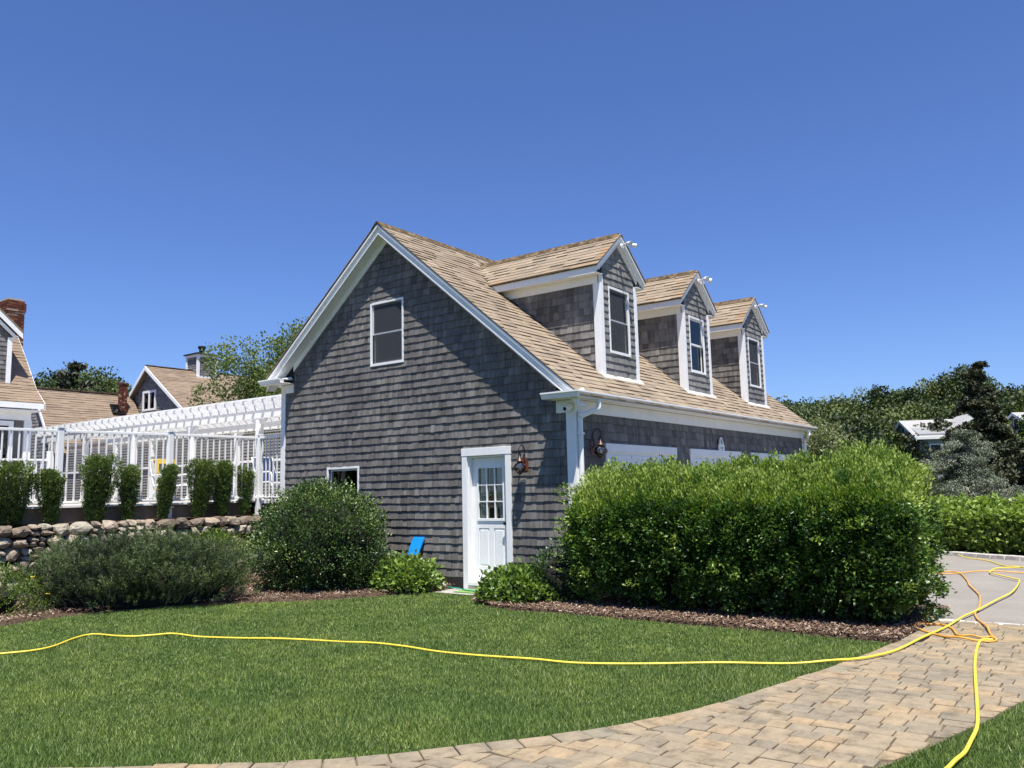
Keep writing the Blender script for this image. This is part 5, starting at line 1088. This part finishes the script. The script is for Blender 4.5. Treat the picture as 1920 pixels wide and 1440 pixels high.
# chimney with real bricks
ch = box('chimney', -23.44, -22.62, .98, 1.5, 4.0, 8.18, 'mortar', lh); m = MB()
z = 4.8; r = 0
while z < 8.13:
    e = .0 if z < 7.7 or z > 8.1 else (.03 if z > 7.78 else .015); L = .2; off = (r % 2)*.1
    for k in range(-1, 6):
        a = -23.44+off+k*.21; b = a+.2; a, b = max(a, -23.45-e), min(b, -22.61+e)
        if b-a > .03: m.box(a, b, .965-e, .98, z, z+.062, random.random())
    for k in range(-1, 4):
        a = .98+off+k*.21-.1; b = a+.2; a, b = max(a, .966-e), min(b, 1.51+e)
        if b-a > .03: m.box(-22.62, -22.605+e, a, b, z, z+.062, random.random())
    z += .075; r += 1
m.obj('bricks', 'old_brick', ch, kind='stuff'); box('chimney_cap', -23.4, -22.65, 1.0, 1.48, 8.18, 8.24, 'concrete', ch)

lr = empty('long_shingled_wing', (-32, 8, TZ), 'long low tan roofed wing beyond the pergola', 'house')
WX, WZ, WS, WY = -32.3, 6.55, 1.35, 6.05
box('wall', -34.0, -30.6, WY+.15, 10.6, TZ-.1, 4.0, 'weathered_cedar_shingle', lr)
m = MB(); m.prism([(WX+2.25, WY, WZ-2.25*WS), (WX, WY, WZ), (WX-2.25, WY, WZ-2.25*WS), (WX-2.2, WY, WZ-2.3*WS), (WX, WY, WZ-.15), (WX+2.2, WY, WZ-2.3*WS)], (0, 0, 0), (0, 10.65-WY, 0)); rr_ = m.obj('roof', 'far_tan_roofing', lr)
m = MB(); O = Vector((WX+2.26, WY+.01, WZ-2.25*WS)); V_ = Vector((-2.26, 0, 2.25*WS)); H = V_.length; V_.normalize(); N_ = Vector((V_.z, 0, -V_.x))
for q in tabs(O, Vector((0, 1, 0)), V_, N_, 10.6-WY, H, .14, None, (.25, .6)): tab(m, O, Vector((0, 1, 0)), V_, N_, *q)
m.obj('roof_shingles', 'far_tan_roofing', rr_, kind='stuff')
m = MB(); m.prism([(WX+1.9, WY+.15, 3.9), (WX, WY+.15, WZ-.2), (WX-1.9, WY+.15, 3.9)], (0, 0, 0), (0, .05, 0)); m.obj('gable_wall', 'shadow_underlay', lr)
lap_rows(MB(), 'y', WY+.149, 1.6, 6.3, lambda z: max(WX-1.6, WX-(WZ-.15-z)/WS), lambda z: min(WX+1.75, WX+(WZ-.15-z)/WS)).obj('shingles', 'silver_cedar_shingle', lr, kind='stuff')
m = MB(); m.prism([(WX+2.3, WY-.05, WZ-2.3*WS), (WX, WY-.05, WZ+.02), (WX, WY-.05, WZ-.15), (WX+2.3, WY-.05, WZ-2.3*WS-.2)], (0, 0, 0), (0, .05, 0)); m.obj('rake_board', 'white_paint', lr)
box('ridge', WX-.1, WX+.1, WY, 10.6, WZ-.02, WZ+.04, 'ridge_cap_shingle', lr)
P = lambda dx, y, n: (WX+dx+n*.8, y, WZ-dx*WS+n*.6)
m = MB(); m.hexa([P(.45, 9.3, -.02), P(.80, 9.3, -.02), P(.80, 9.9, -.02), P(.45, 9.9, -.02), P(.45, 9.3, .1), P(.80, 9.3, .1), P(.80, 9.9, .1), P(.45, 9.9, .1)]); sk = m.obj('skylight', 'dark_metal', lr)
m = MB(); m.hexa([P(.5, 9.3+.06, .09), P(.76, 9.3+.06, .09), P(.76, 9.9-.06, .09), P(.5, 9.9-.06, .09), P(.5, 9.3+.06, .115), P(.76, 9.3+.06, .115), P(.76, 9.9-.06, .115), P(.5, 9.9-.06, .115)]); m.obj('pane', 'window_glass', sk)
m = MB(); z = 5.0; r = 0
while z < 6.9:
    for k in range(3): m.box(-31.80+k*.1, -31.80+k*.1+.09, 9.69, 9.70, z, z+.062, random.random())
    for k in range(3): m.box(-31.50, -31.49, 9.71+k*.09, 9.79+k*.09, z, z+.062, random.random())
    z += .075; r += 1
c2 = box('chimney', -31.80, -31.50, 9.701, 9.98, 5.0, 6.95, 'old_brick', lr); m.obj('bricks', 'old_brick', c2, kind='stuff'); box('chimney_cap', -31.84, -31.46, 9.66, 10.02, 6.95, 7.02, 'old_brick', c2)

gh_ = empty('gabled_house', (-30.5, 16, TZ), 'grey shingled gabled house with paired window and shingled chimney box behind the pergola', 'house')
GX, GZt = -30.87, 7.87; GL = lambda z: GX-(GZt-z)/.92; GR = lambda z: GX+(GZt-z)/.70
m = MB(); m.prism([(GL(4.4), 10.75, 4.4), (GX, 10.75, GZt-.1), (GR(4.4)-.2, 10.75, 4.4), (GR(4.4)-.2, 10.75, TZ), (GL(4.4), 10.75, TZ)], (0, 0, 0), (0, 9, 0)); m.obj('wall', 'shadow_underlay', gh_)
lap_rows(MB(), 'y', 10.749, 4.0, 7.8, lambda z: max(GL(4.6), GL(z)+.12), lambda z: min(GR(4.6), GR(z)-.14), .135).obj('shingles', 'silver_cedar_shingle', gh_, kind='stuff')
m = MB(); m.prism([(GR(4.2), 10.5, 4.2), (GX, 10.5, GZt), (GL(4.2), 10.5, 4.2), (GL(4.2), 10.5, 4.1), (GX, 10.5, GZt-.14), (GR(4.2), 10.5, 4.08)], (0, 0, 0), (0, 9.6, 0)); rr_ = m.obj('roof', 'far_tan_roofing', gh_)
m = MB(); O = Vector((GR(4.2), 10.5, 4.205)); V_ = Vector((GX-GR(4.2), 0, GZt-4.2)); H = V_.length; V_.normalize(); N_ = Vector((V_.z, 0, -V_.x))
for q in tabs(O, Vector((0, 1, 0)), V_, N_, 9.6, H, .14, None, (.3, .8)): tab(m, O, Vector((0, 1, 0)), V_, N_, *q)
m.obj('roof_shingles', 'far_tan_roofing', rr_, kind='stuff'); box('ridge', GX-.1, GX+.1, 10.5, 20, GZt-.01, GZt+.03, 'ridge_cap_shingle', gh_)
for s, sl in ((-1, .92), (1, .70)):
    e = GL(4.2) if s < 0 else GR(4.2); m = MB(); m.prism([(GX, 10.45, GZt-.03), (e, 10.45, 4.17), (e, 10.45, 4.0), (GX, 10.45, GZt-.22)], (0, 0, 0), (0, .049, 0)); m.obj('rake_board', 'white_paint', gh_)
m = MB(); m.box(-31.36, -30.2, 10.66, 10.72, 6.55, 6.66).box(-31.36, -30.2, 10.66, 10.72, 5.68, 5.78).box(-31.36, -31.25, 10.66, 10.72, 5.78, 6.55).box(-30.31, -30.2, 10.66, 10.72, 5.78, 6.55).box(-30.83, -30.73, 10.66, 10.72, 5.78, 6.55); wn = m.obj('window', 'white_paint', gh_)
box('pane', -31.25, -30.83, 10.70, 10.71, 5.78, 6.55, 'window_glass', wn); box('pane', -30.73, -30.31, 10.70, 10.71, 5.78, 6.55, 'window_glass', wn); box('window_lining', -31.3, -30.25, 10.715, 10.73, 5.75, 6.6, 'interior_dark', wn)
cb = box('chimney_box', -31.35, -30.40, 13.0, 14.0, 6.9, 8.62, 'shadow_underlay', gh_)
lap_rows(MB(), 'y', 12.999, 7.5, 8.5, lambda z: -31.3, lambda z: -30.45, .12).obj('shingles', 'silver_cedar_shingle', cb, kind='stuff'); lap_rows(MB(), 'x', -30.399, 7.3, 8.5, lambda z: 13.05, lambda z: 13.95, .12).obj('shingles', 'silver_cedar_shingle', cb, kind='stuff')
m = MB()
for (x, y) in ((-31.35, 13.0), (-30.40, 13.0), (-30.40, 14.0)): m.box(x-.06, x+.06, y-.06, y+.06, 7.2, 8.55)
m.box(-31.42, -30.33, 12.93, 14.07, 8.55, 8.68); m.box(-30.38, -30.3, 12.9, 14.1, 7.4, 7.55); m.obj('corner_board', 'white_paint', cb)
box('cap', -31.5, -30.25, 12.85, 14.15, 8.68, 8.74, 'dark_metal', cb); m = MB(); m.lathe((-30.87, 13.5, 8.74), [(.14, 0), (.14, .3), (.2, .32), (.2, .44), (0, .46)], 12); m.obj('flue_pipe', 'dark_metal', cb)

# ------------------------------------------------------------------ grey houses far right, in a turned frame
def frame(o, a):
    ca, sa = math.cos(a), math.sin(a); return lambda x, y, z: (o[0]+ca*x-sa*y, o[1]+sa*x+ca*y, z)
def tr(m, f): m.v = [f(*v) for v in m.v]; return m
def far_house(o, a, L, zt, ze, dep_, label, gable=None):
    t = empty('grey_roofed_house', (o[0], o[1], GZ), label, 'house'); f = frame(o, a); B = lambda m, n, mat, par=t: tr(m, f).obj(n, mat, par)
    B(MB().prism([(0, 0, -.1), (0, 0, ze), (0, dep_/2, zt-.15), (0, dep_, ze), (0, dep_, -.1)], (0, 0, 0), (L, 0, 0)), 'wall', 'far_grey_wall')
    for s in (0, 1):
        y0, y1 = (-.35, dep_/2) if s == 0 else (dep_+.35, dep_/2); z0 = ze-.3
        B(MB().prism([(-.3, y0, z0), (-.3, y1, zt), (-.3, y1, zt-.12), (-.3, y0, z0-.12)], (0, 0, 0), (L+.6, 0, 0)), 'roof', 'far_grey_roof')
    B(MB().prism([(-.36, -.4, ze-.38), (-.36, dep_/2, zt), (-.36, dep_+.4, ze-.38), (-.36, dep_+.4, ze-.62), (-.36, dep_/2, zt-.25), (-.36, -.4, ze-.62)], (0, 0, 0), (.05, 0, 0)), 'rake_board', 'weathered_white_paint')
    B(MB().box(-.3, L+.3, -.42, -.36, ze-.5, ze-.32), 'fascia', 'weathered_white_paint')
    w = B(MB().box(-.06, -.01, dep_/2-.45, dep_/2+.45, ze+.1, ze+1.2), 'window', 'weathered_white_paint'); B(MB().box(-.075, -.065, dep_/2-.33, dep_/2+.33, ze+.2, ze+1.1), 'pane', 'interior_dark', w)
    for k in range(3):
        w = B(MB().box(.8+k*L/3.2, 1.9+k*L/3.2, -.06, -.01, ze-2.3, ze-.9), 'window', 'weathered_white_paint'); B(MB().box(.92+k*L/3.2, 1.78+k*L/3.2, -.075, -.065, ze-2.2, ze-1.), 'pane', 'interior_dark', w)
    if gable is not None:
        gx, gz, gw = gable; 
        B(MB().prism([(gx-gw, -.6, ze-2), (gx-gw, -.6, gz-gw*.62-.12), (gx, -.6, gz-.14), (gx+gw, -.6, gz-gw*.62-.12), (gx+gw, -.6, ze-2)], (0, 0, 0), (0, 4, 0)), 'front_gable', 'weathered_white_paint')
        for s in (-1, 1):
            B(MB().prism([(gx, -1.3, gz), (gx+s*(gw+.5), -1.3, gz-(gw+.5)*.66), (gx+s*(gw+.5), -1.3, gz-(gw+.5)*.66-.12), (gx, -1.3, gz-.12)], (0, 0, 0), (0, 5, 0)), 'gable_roof', 'far_grey_roof')
            B(MB().prism([(gx, -1.36, gz+.02), (gx+s*(gw+.5), -1.36, gz-(gw+.5)*.66+.02), (gx+s*(gw+.5), -1.36, gz-(gw+.5)*.66-.25), (gx, -1.36, gz-.28)], (0, 0, 0), (0, .05, 0)), 'gable_rake', 'weathered_white_paint')
        m = MB(); R = .62; m.prism([(gx+R*.7*math.cos(i*math.pi/8), -.65, gz-1.35+R*.5*math.sin(i*math.pi/8)) for i in range(16)], (0, 0, 0), (0, .04, 0)); w = B(m, 'oval_window', 'interior_dark')
        B(MB().box(gx-.4, gx+.4, -.67, -.655, gz-1.38, gz-1.32).box(gx-.03, gx+.03, -.69, -.675, gz-1.6, gz-1.1), 'muntin', 'weathered_white_paint', w)
far_house((-7.9, 69.6), rad(28), 10, 7.15, 5.65, 8, 'grey house with pale roof and white front gable among the trees at right', (4.6, 7.35, 1.5))
far_house((1.5, 70.5), rad(34), 14, 7.3, 5.6, 8, 'pale roofed house at the right edge behind the dark cedar')

# ------------------------------------------------------------------ background trees
def clumps(name, cen, rads, n_each, leaf, mat, parent, kind='stuff', tb=.5, flat=1., up=.35, aspect=.35, ctint=.18, shell=.45):
    cen = np.array(cen, float); rads = np.array(rads, float); P, U, T = [], [], []
    for c, r in zip(cen, rads):
        n = int(n_each*(r/np.mean(rads))**1.6)+4; u = unit(n); k = 1-shell*RNG.uniform(0, 1, n)**1.4; P.append(c+u*k[:, None]*np.array([r, r, r*flat])*lump(u, .1, 2.5, int(abs(c[0]*10)) % 50)[:, None]); U.append(u); ct = RNG.normal(tb, ctint); T.append(np.clip(ct+.13*u[:, 2]+RNG.normal(0, .09, n), 0, 1))
    P = np.vstack(P); U = np.vstack(U); T = np.hstack(T); A = U*.5+unit(len(P))*.9+np.array([0, 0, up]); L = leaf*RNG.uniform(.6, 1.3, len(P))
    return leafmesh(name, P-A/np.linalg.norm(A, axis=1, keepdims=True)*L[:, None]*.5, A, L, L*aspect, mat, T, parent, kind)
def tree(name, x, y, zb, h, R, label, mat='leaf_tree', nc=26, n_each=330, leaf=.13, cz=.62, ch_=.36, tr_=.14, cr=(.28, .42), cat='tree', tb=.5, seed=None, **k):
    t = empty(name, (x, y, zb), label, cat); cen = []; rr = []
    for i in range(nc):
        u = unit(1)[0]; f = random.uniform(.35, .95); cen.append((x+u[0]*R*f, y+u[1]*R*f, zb+h*cz+u[2]*h*ch_*f)); rr.append(R*random.uniform(*cr))
    m = MB(); m.tube([(x, y, zb-.1), (x+.05, y, zb+h*.3), (x, y+.05, zb+h*.6)], [tr_, tr_*.75, tr_*.4], 8); m.obj('trunk', 'bark', t, smooth=True)
    m = MB()
    for c in cen: m.tube([(x, y, zb+h*random.uniform(.25, .5)), (x+(c[0]-x)*.5, y+(c[1]-y)*.5, (zb+h*.4+c[2])/2), c], [tr_*.4, tr_*.22, .012], 5)
    m.obj('branches', 'bark', t, smooth=True, kind='stuff'); clumps('crown', cen, rr, n_each, leaf, mat, t, tb=tb, **k); return t
tree('broadleaf_tree', -19.5, 10.6, TZ, 7.05, 4.3, 'leafy green tree rising behind the pergola next to the garage roof', nc=85, n_each=680, leaf=.115, cz=.60, ch_=.38, cr=(.15, .27), tb=.6)
tree('young_olive_tree', -1.3, 16.6, GZ, 4.1, 1.3, 'pale loose green tree just past the far end of the garage', 'leaf_olive', nc=16, n_each=260, leaf=.085, cz=.6, tr_=.07)
tree('dark_shrub_tree', 1.0, 17.5, GZ, 2.6, 1.2, 'dark green shrub behind the hedge at the far end of the drive', 'leaf_tree', nc=12, n_each=260, leaf=.08, cz=.55, tr_=.06, tb=.3)
# tall dark cedar: tiers of flattened boughs
def conifer(name, x, y, zb, h, R, label, mat, tiers=16, per=7, leaf=.2, n_each=120, flat=.38, lean=.0, profile=lambda f: (1-f)**.75, tb=.5, br=.3, start=.06, trunk=.16, irr=.25, droop=.1, asp=.28):
    t = empty(name, (x, y, zb), label, 'tree'); cen, rr = [], []; m = MB(); m.tube([(x, y, zb-.1), (x+lean*.5, y, zb+h*.5), (x+lean, y, zb+h*.97)], [trunk, trunk*.6, .02], 7); m.obj('trunk', 'bark', t); bm = MB()
    for i in range(tiers):
        f = start+(1-start)*i/(tiers-.5); rad_ = R*profile(f); z = zb+h*f
        for k in range(max(3, int(per*(1-f*.6)))):
            a = random.uniform(0, 6.283); rr0 = rad_*random.uniform(1-irr, 1+irr*.6); tipz = z-droop*rr0+random.uniform(-.2, .2)*h/12
            bm.tube([(x+lean*f, y, z), (x+lean*f+math.cos(a)*rr0*.9, y+math.sin(a)*rr0*.9, tipz)], [.03, .01], 4)
            for g in (.18, .45, .75, 1.) if rad_ > R*.35 else (.8,): cen.append((x+lean*f+math.cos(a)*rr0*g, y+math.sin(a)*rr0*g, z+(tipz-z)*g+random.uniform(-.05, .08))); rr.append(max(.12, br*R*(.55+.45*(1-f))*random.uniform(.7, 1.15)))
    bm.obj('branches', 'bark', t, kind='stuff'); clumps('crown', cen, rr, n_each, leaf, mat, t, flat=flat, tb=tb, up=.5, aspect=asp, ctint=.15); return t
conifer('tall_cedar', .55, 40.3, GZ, 7.9, 2.2, 'tall dark brown green cedar in front of the grey roofed houses', 'needle_dark', tiers=18, per=9, leaf=.2, n_each=190, flat=.6, tb=.5, br=.26, profile=lambda f: .12+1.0*(1-f)**.95, irr=.45, droop=.05)
conifer('cedar_shrub', 3.4, 33.5, GZ, 3.4, 2.4, 'dark broad cedar below the tall one at the right edge', 'needle_dark', tiers=10, per=8, leaf=.2, n_each=110, flat=.45, tb=.42, br=.3, profile=lambda f: .6+.5*(1-f), irr=.3)
conifer('blue_cedar', 1.9, 23.3, GZ, 3.45, 2.0, 'spreading blue grey cedar behind the bright hydrangea row', 'needle_blue', tiers=12, per=9, leaf=.075, n_each=440, flat=.5, asp=.2, tb=.5, br=.24, profile=lambda f: .35+.85*math.sin(min(1, (1-f)*1.25)*1.5), irr=.35, droop=.22, trunk=.1)
conifer('dark_spruce', -54, 18.1, TZ, 10.4, 4.2, 'dark spruce top showing above the long tan roof at left', 'needle_dark', tiers=15, per=7, leaf=.45, n_each=60, flat=.4, tb=.2, br=.26, irr=.3)
for i, (x, y, h, R, lab) in enumerate([(-57, 24, 8.0, 3.0, 'dark tree right of the spruce above the tan roof'), (-52, 27, 7.8, 2.8, 'round tree between the spruce and the gabled house'), (-60, 14, 7.4, 2.6, 'dark tree left of the spruce beside the flared roof')]):
    tree('distant_tree', x, y, TZ, h, R, lab, 'leaf_wood', nc=26, n_each=300, leaf=.3, cz=.6, tb=.35)
# hydrangea row beyond the driveway
def row():
    t = empty('hydrangea_row', (6, 9.8, GZ), 'bright large leaved hydrangea row along the far side of the driveway', 'hedge'); n = 5200; s = RNG.uniform(0, 1, n); base = np.array([[2.2, 11.2], [4.2, 10.0], [6.4, 9.2], [12, 8.5]]); k = np.minimum((s*3).astype(int), 2); f = s*3-k; c = base[k]+(base[k+1]-base[k])*f[:, None]
    a = RNG.uniform(0, math.pi, n); rr = .68*(1-.25*RNG.uniform(0, 1, n)**2); d = np.array([.45, .9]); P = np.stack([c[:, 0]-np.cos(a)*rr*.45*-1*.0+np.cos(a)*rr*.35, c[:, 1]+np.cos(a)*rr*.9, GZ+.08+np.sin(a)**.6*1.02*(1+.08*np.sin(s*60)+.05*np.sin(s*133))*(.8+.2*RNG.uniform(0, 1, n))], 1); low = RNG.uniform(0, 1, n) < .35; P[low, 2] = GZ+RNG.uniform(.1, .9, low.sum()); P[low, 1] = c[low, 1]-rr[low]*.95
    U = np.stack([np.cos(a)*.2, np.cos(a)-.2, np.sin(a)], 1); q = 5; P = np.repeat(P, q, 0)+RNG.normal(0, .045, (n*q, 3)); A = np.repeat(U, q, 0)*.6+unit(n*q)*.8+[0, 0, .2]; T = np.clip(RNG.normal(.68, .22, n*q)+(P[:, 2]-.5)*.35, 0, 1); L = RNG.uniform(.08, .13, n*q)
    leafmesh('foliage', P, A, L, L*.4, 'leaf_hydrangea', T, t, 'stuff'); m = MB()
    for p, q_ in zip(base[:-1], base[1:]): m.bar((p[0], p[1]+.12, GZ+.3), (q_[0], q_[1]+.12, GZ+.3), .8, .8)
    m.obj('twig_shade_core', 'twig_shade_dark', t)  # dark bars painted as the shade behind the leaves
row()
bush('edge_shrub', (6.5, -.95, .15), (.52, .6, .45), 2600, .06, 'leaf_holly', 'shrub just outside the right edge that throws its shadow onto the pavers', 'bush', (.45, .2), .5, .1, 2.5, 12)

# hills and wood
def hz(x, y):
    d = np.hypot(x-6.7, y+10.7); s = np.clip((d-72)/75, 0, 1); az = np.arctan2(-(x-6.7), y+10.7)   # bearing to the left of +y
    H = 8.4+np.where(az < .6, 1.5*np.exp(-((az-.18)/.06)**2), 0)+np.where(az > .6, 5., 0)+1.0*np.sin(az*23)+.6*np.sin(az*51+1)
    return (s*s*(3-2*s))*H
X, Y = np.meshgrid(np.linspace(-230, 200, 90), np.linspace(20, 330, 66), indexing='ij'); Z = hz(X, Y)+GZ-.3*(hz(X, Y) < .02); idx = np.arange(X.size).reshape(X.shape)
F = np.stack([idx[:-1, :-1], idx[1:, :-1], idx[1:, 1:], idx[:-1, 1:]], -1).reshape(-1, 4)
setp(link('hill', fast_mesh('hill', np.stack([X.ravel(), Y.ravel(), Z.ravel()], 1), F, 'lawn_soil')), kind='structure')
# bearings: left strip behind the tan roofs, right strip past the garage
cen, rr = [], []
def scatter(az0, az1, n, d0, d1, r0, r1, hh):
    for i in range(n):
        az = random.uniform(az0, az1); d = d0+(d1-d0)*random.random()**.9; x = 6.7-math.sin(az)*d; y = -10.7+math.cos(az)*d; r = random.uniform(r0, r1); z = float(hz(x, y)); cen.append((x, y, z+random.uniform(*hh)*r)); rr.append(r)
scatter(.02, .36, 250, 84, 150, 2.2, 4.0, (.6, 1.15)); scatter(.98, 1.25, 80, 105, 150, 2.5, 4.0, (.6, 1.15))
wood = setp(clumps('hill_wood', cen, rr, 1150, .38, 'leaf_wood', None, tb=.55, ctint=.26, up=.5, flat=.9), 'mixed green wood covering the low hill on the skyline', 'wood', kind='stuff')
# a few skyline trees one can pick out
for i, (u, d, h, R, lab, mt, tb_) in enumerate([(.205, 118, 9, 3.8, 'round crowned tree on the skyline just right of the garage roof', 'leaf_wood', .35), (.135, 120, 9.5, 4.4, 'broad pale green tree at the middle of the wooded skyline', 'leaf_wood', .7), (.112, 100, 8.6, 3.2, 'dark pine shaped tree breaking the skyline above the tall cedar', 'needle_dark', .35), (.078, 92, 9.8, 3.6, 'green tree on the skyline at the right edge', 'leaf_wood', .5), (.10, 84, 6.5, 3.2, 'yellow green tree just above the left grey roof', 'leaf_tree', .5), (.055, 84, 6.5, 3.4, 'yellow green tree above the white front gable', 'leaf_tree', .55), (.165, 84, 6, 3., 'dark tree on the slope left of the grey house', 'needle_dark', .5)]):
    x = 6.7-math.sin(u)*d; y = -10.7+math.cos(u)*d; tree('skyline_tree', x, y, float(hz(x, y))-.1, h, R, lab, mt, nc=26, n_each=330, leaf=.36, cz=.6, tb=tb_, cr=(.26, .42))
print('objects', len(bpy.data.objects), 'tris', sum(len(o.data.polygons) for o in bpy.data.objects if o.type == 'MESH'))
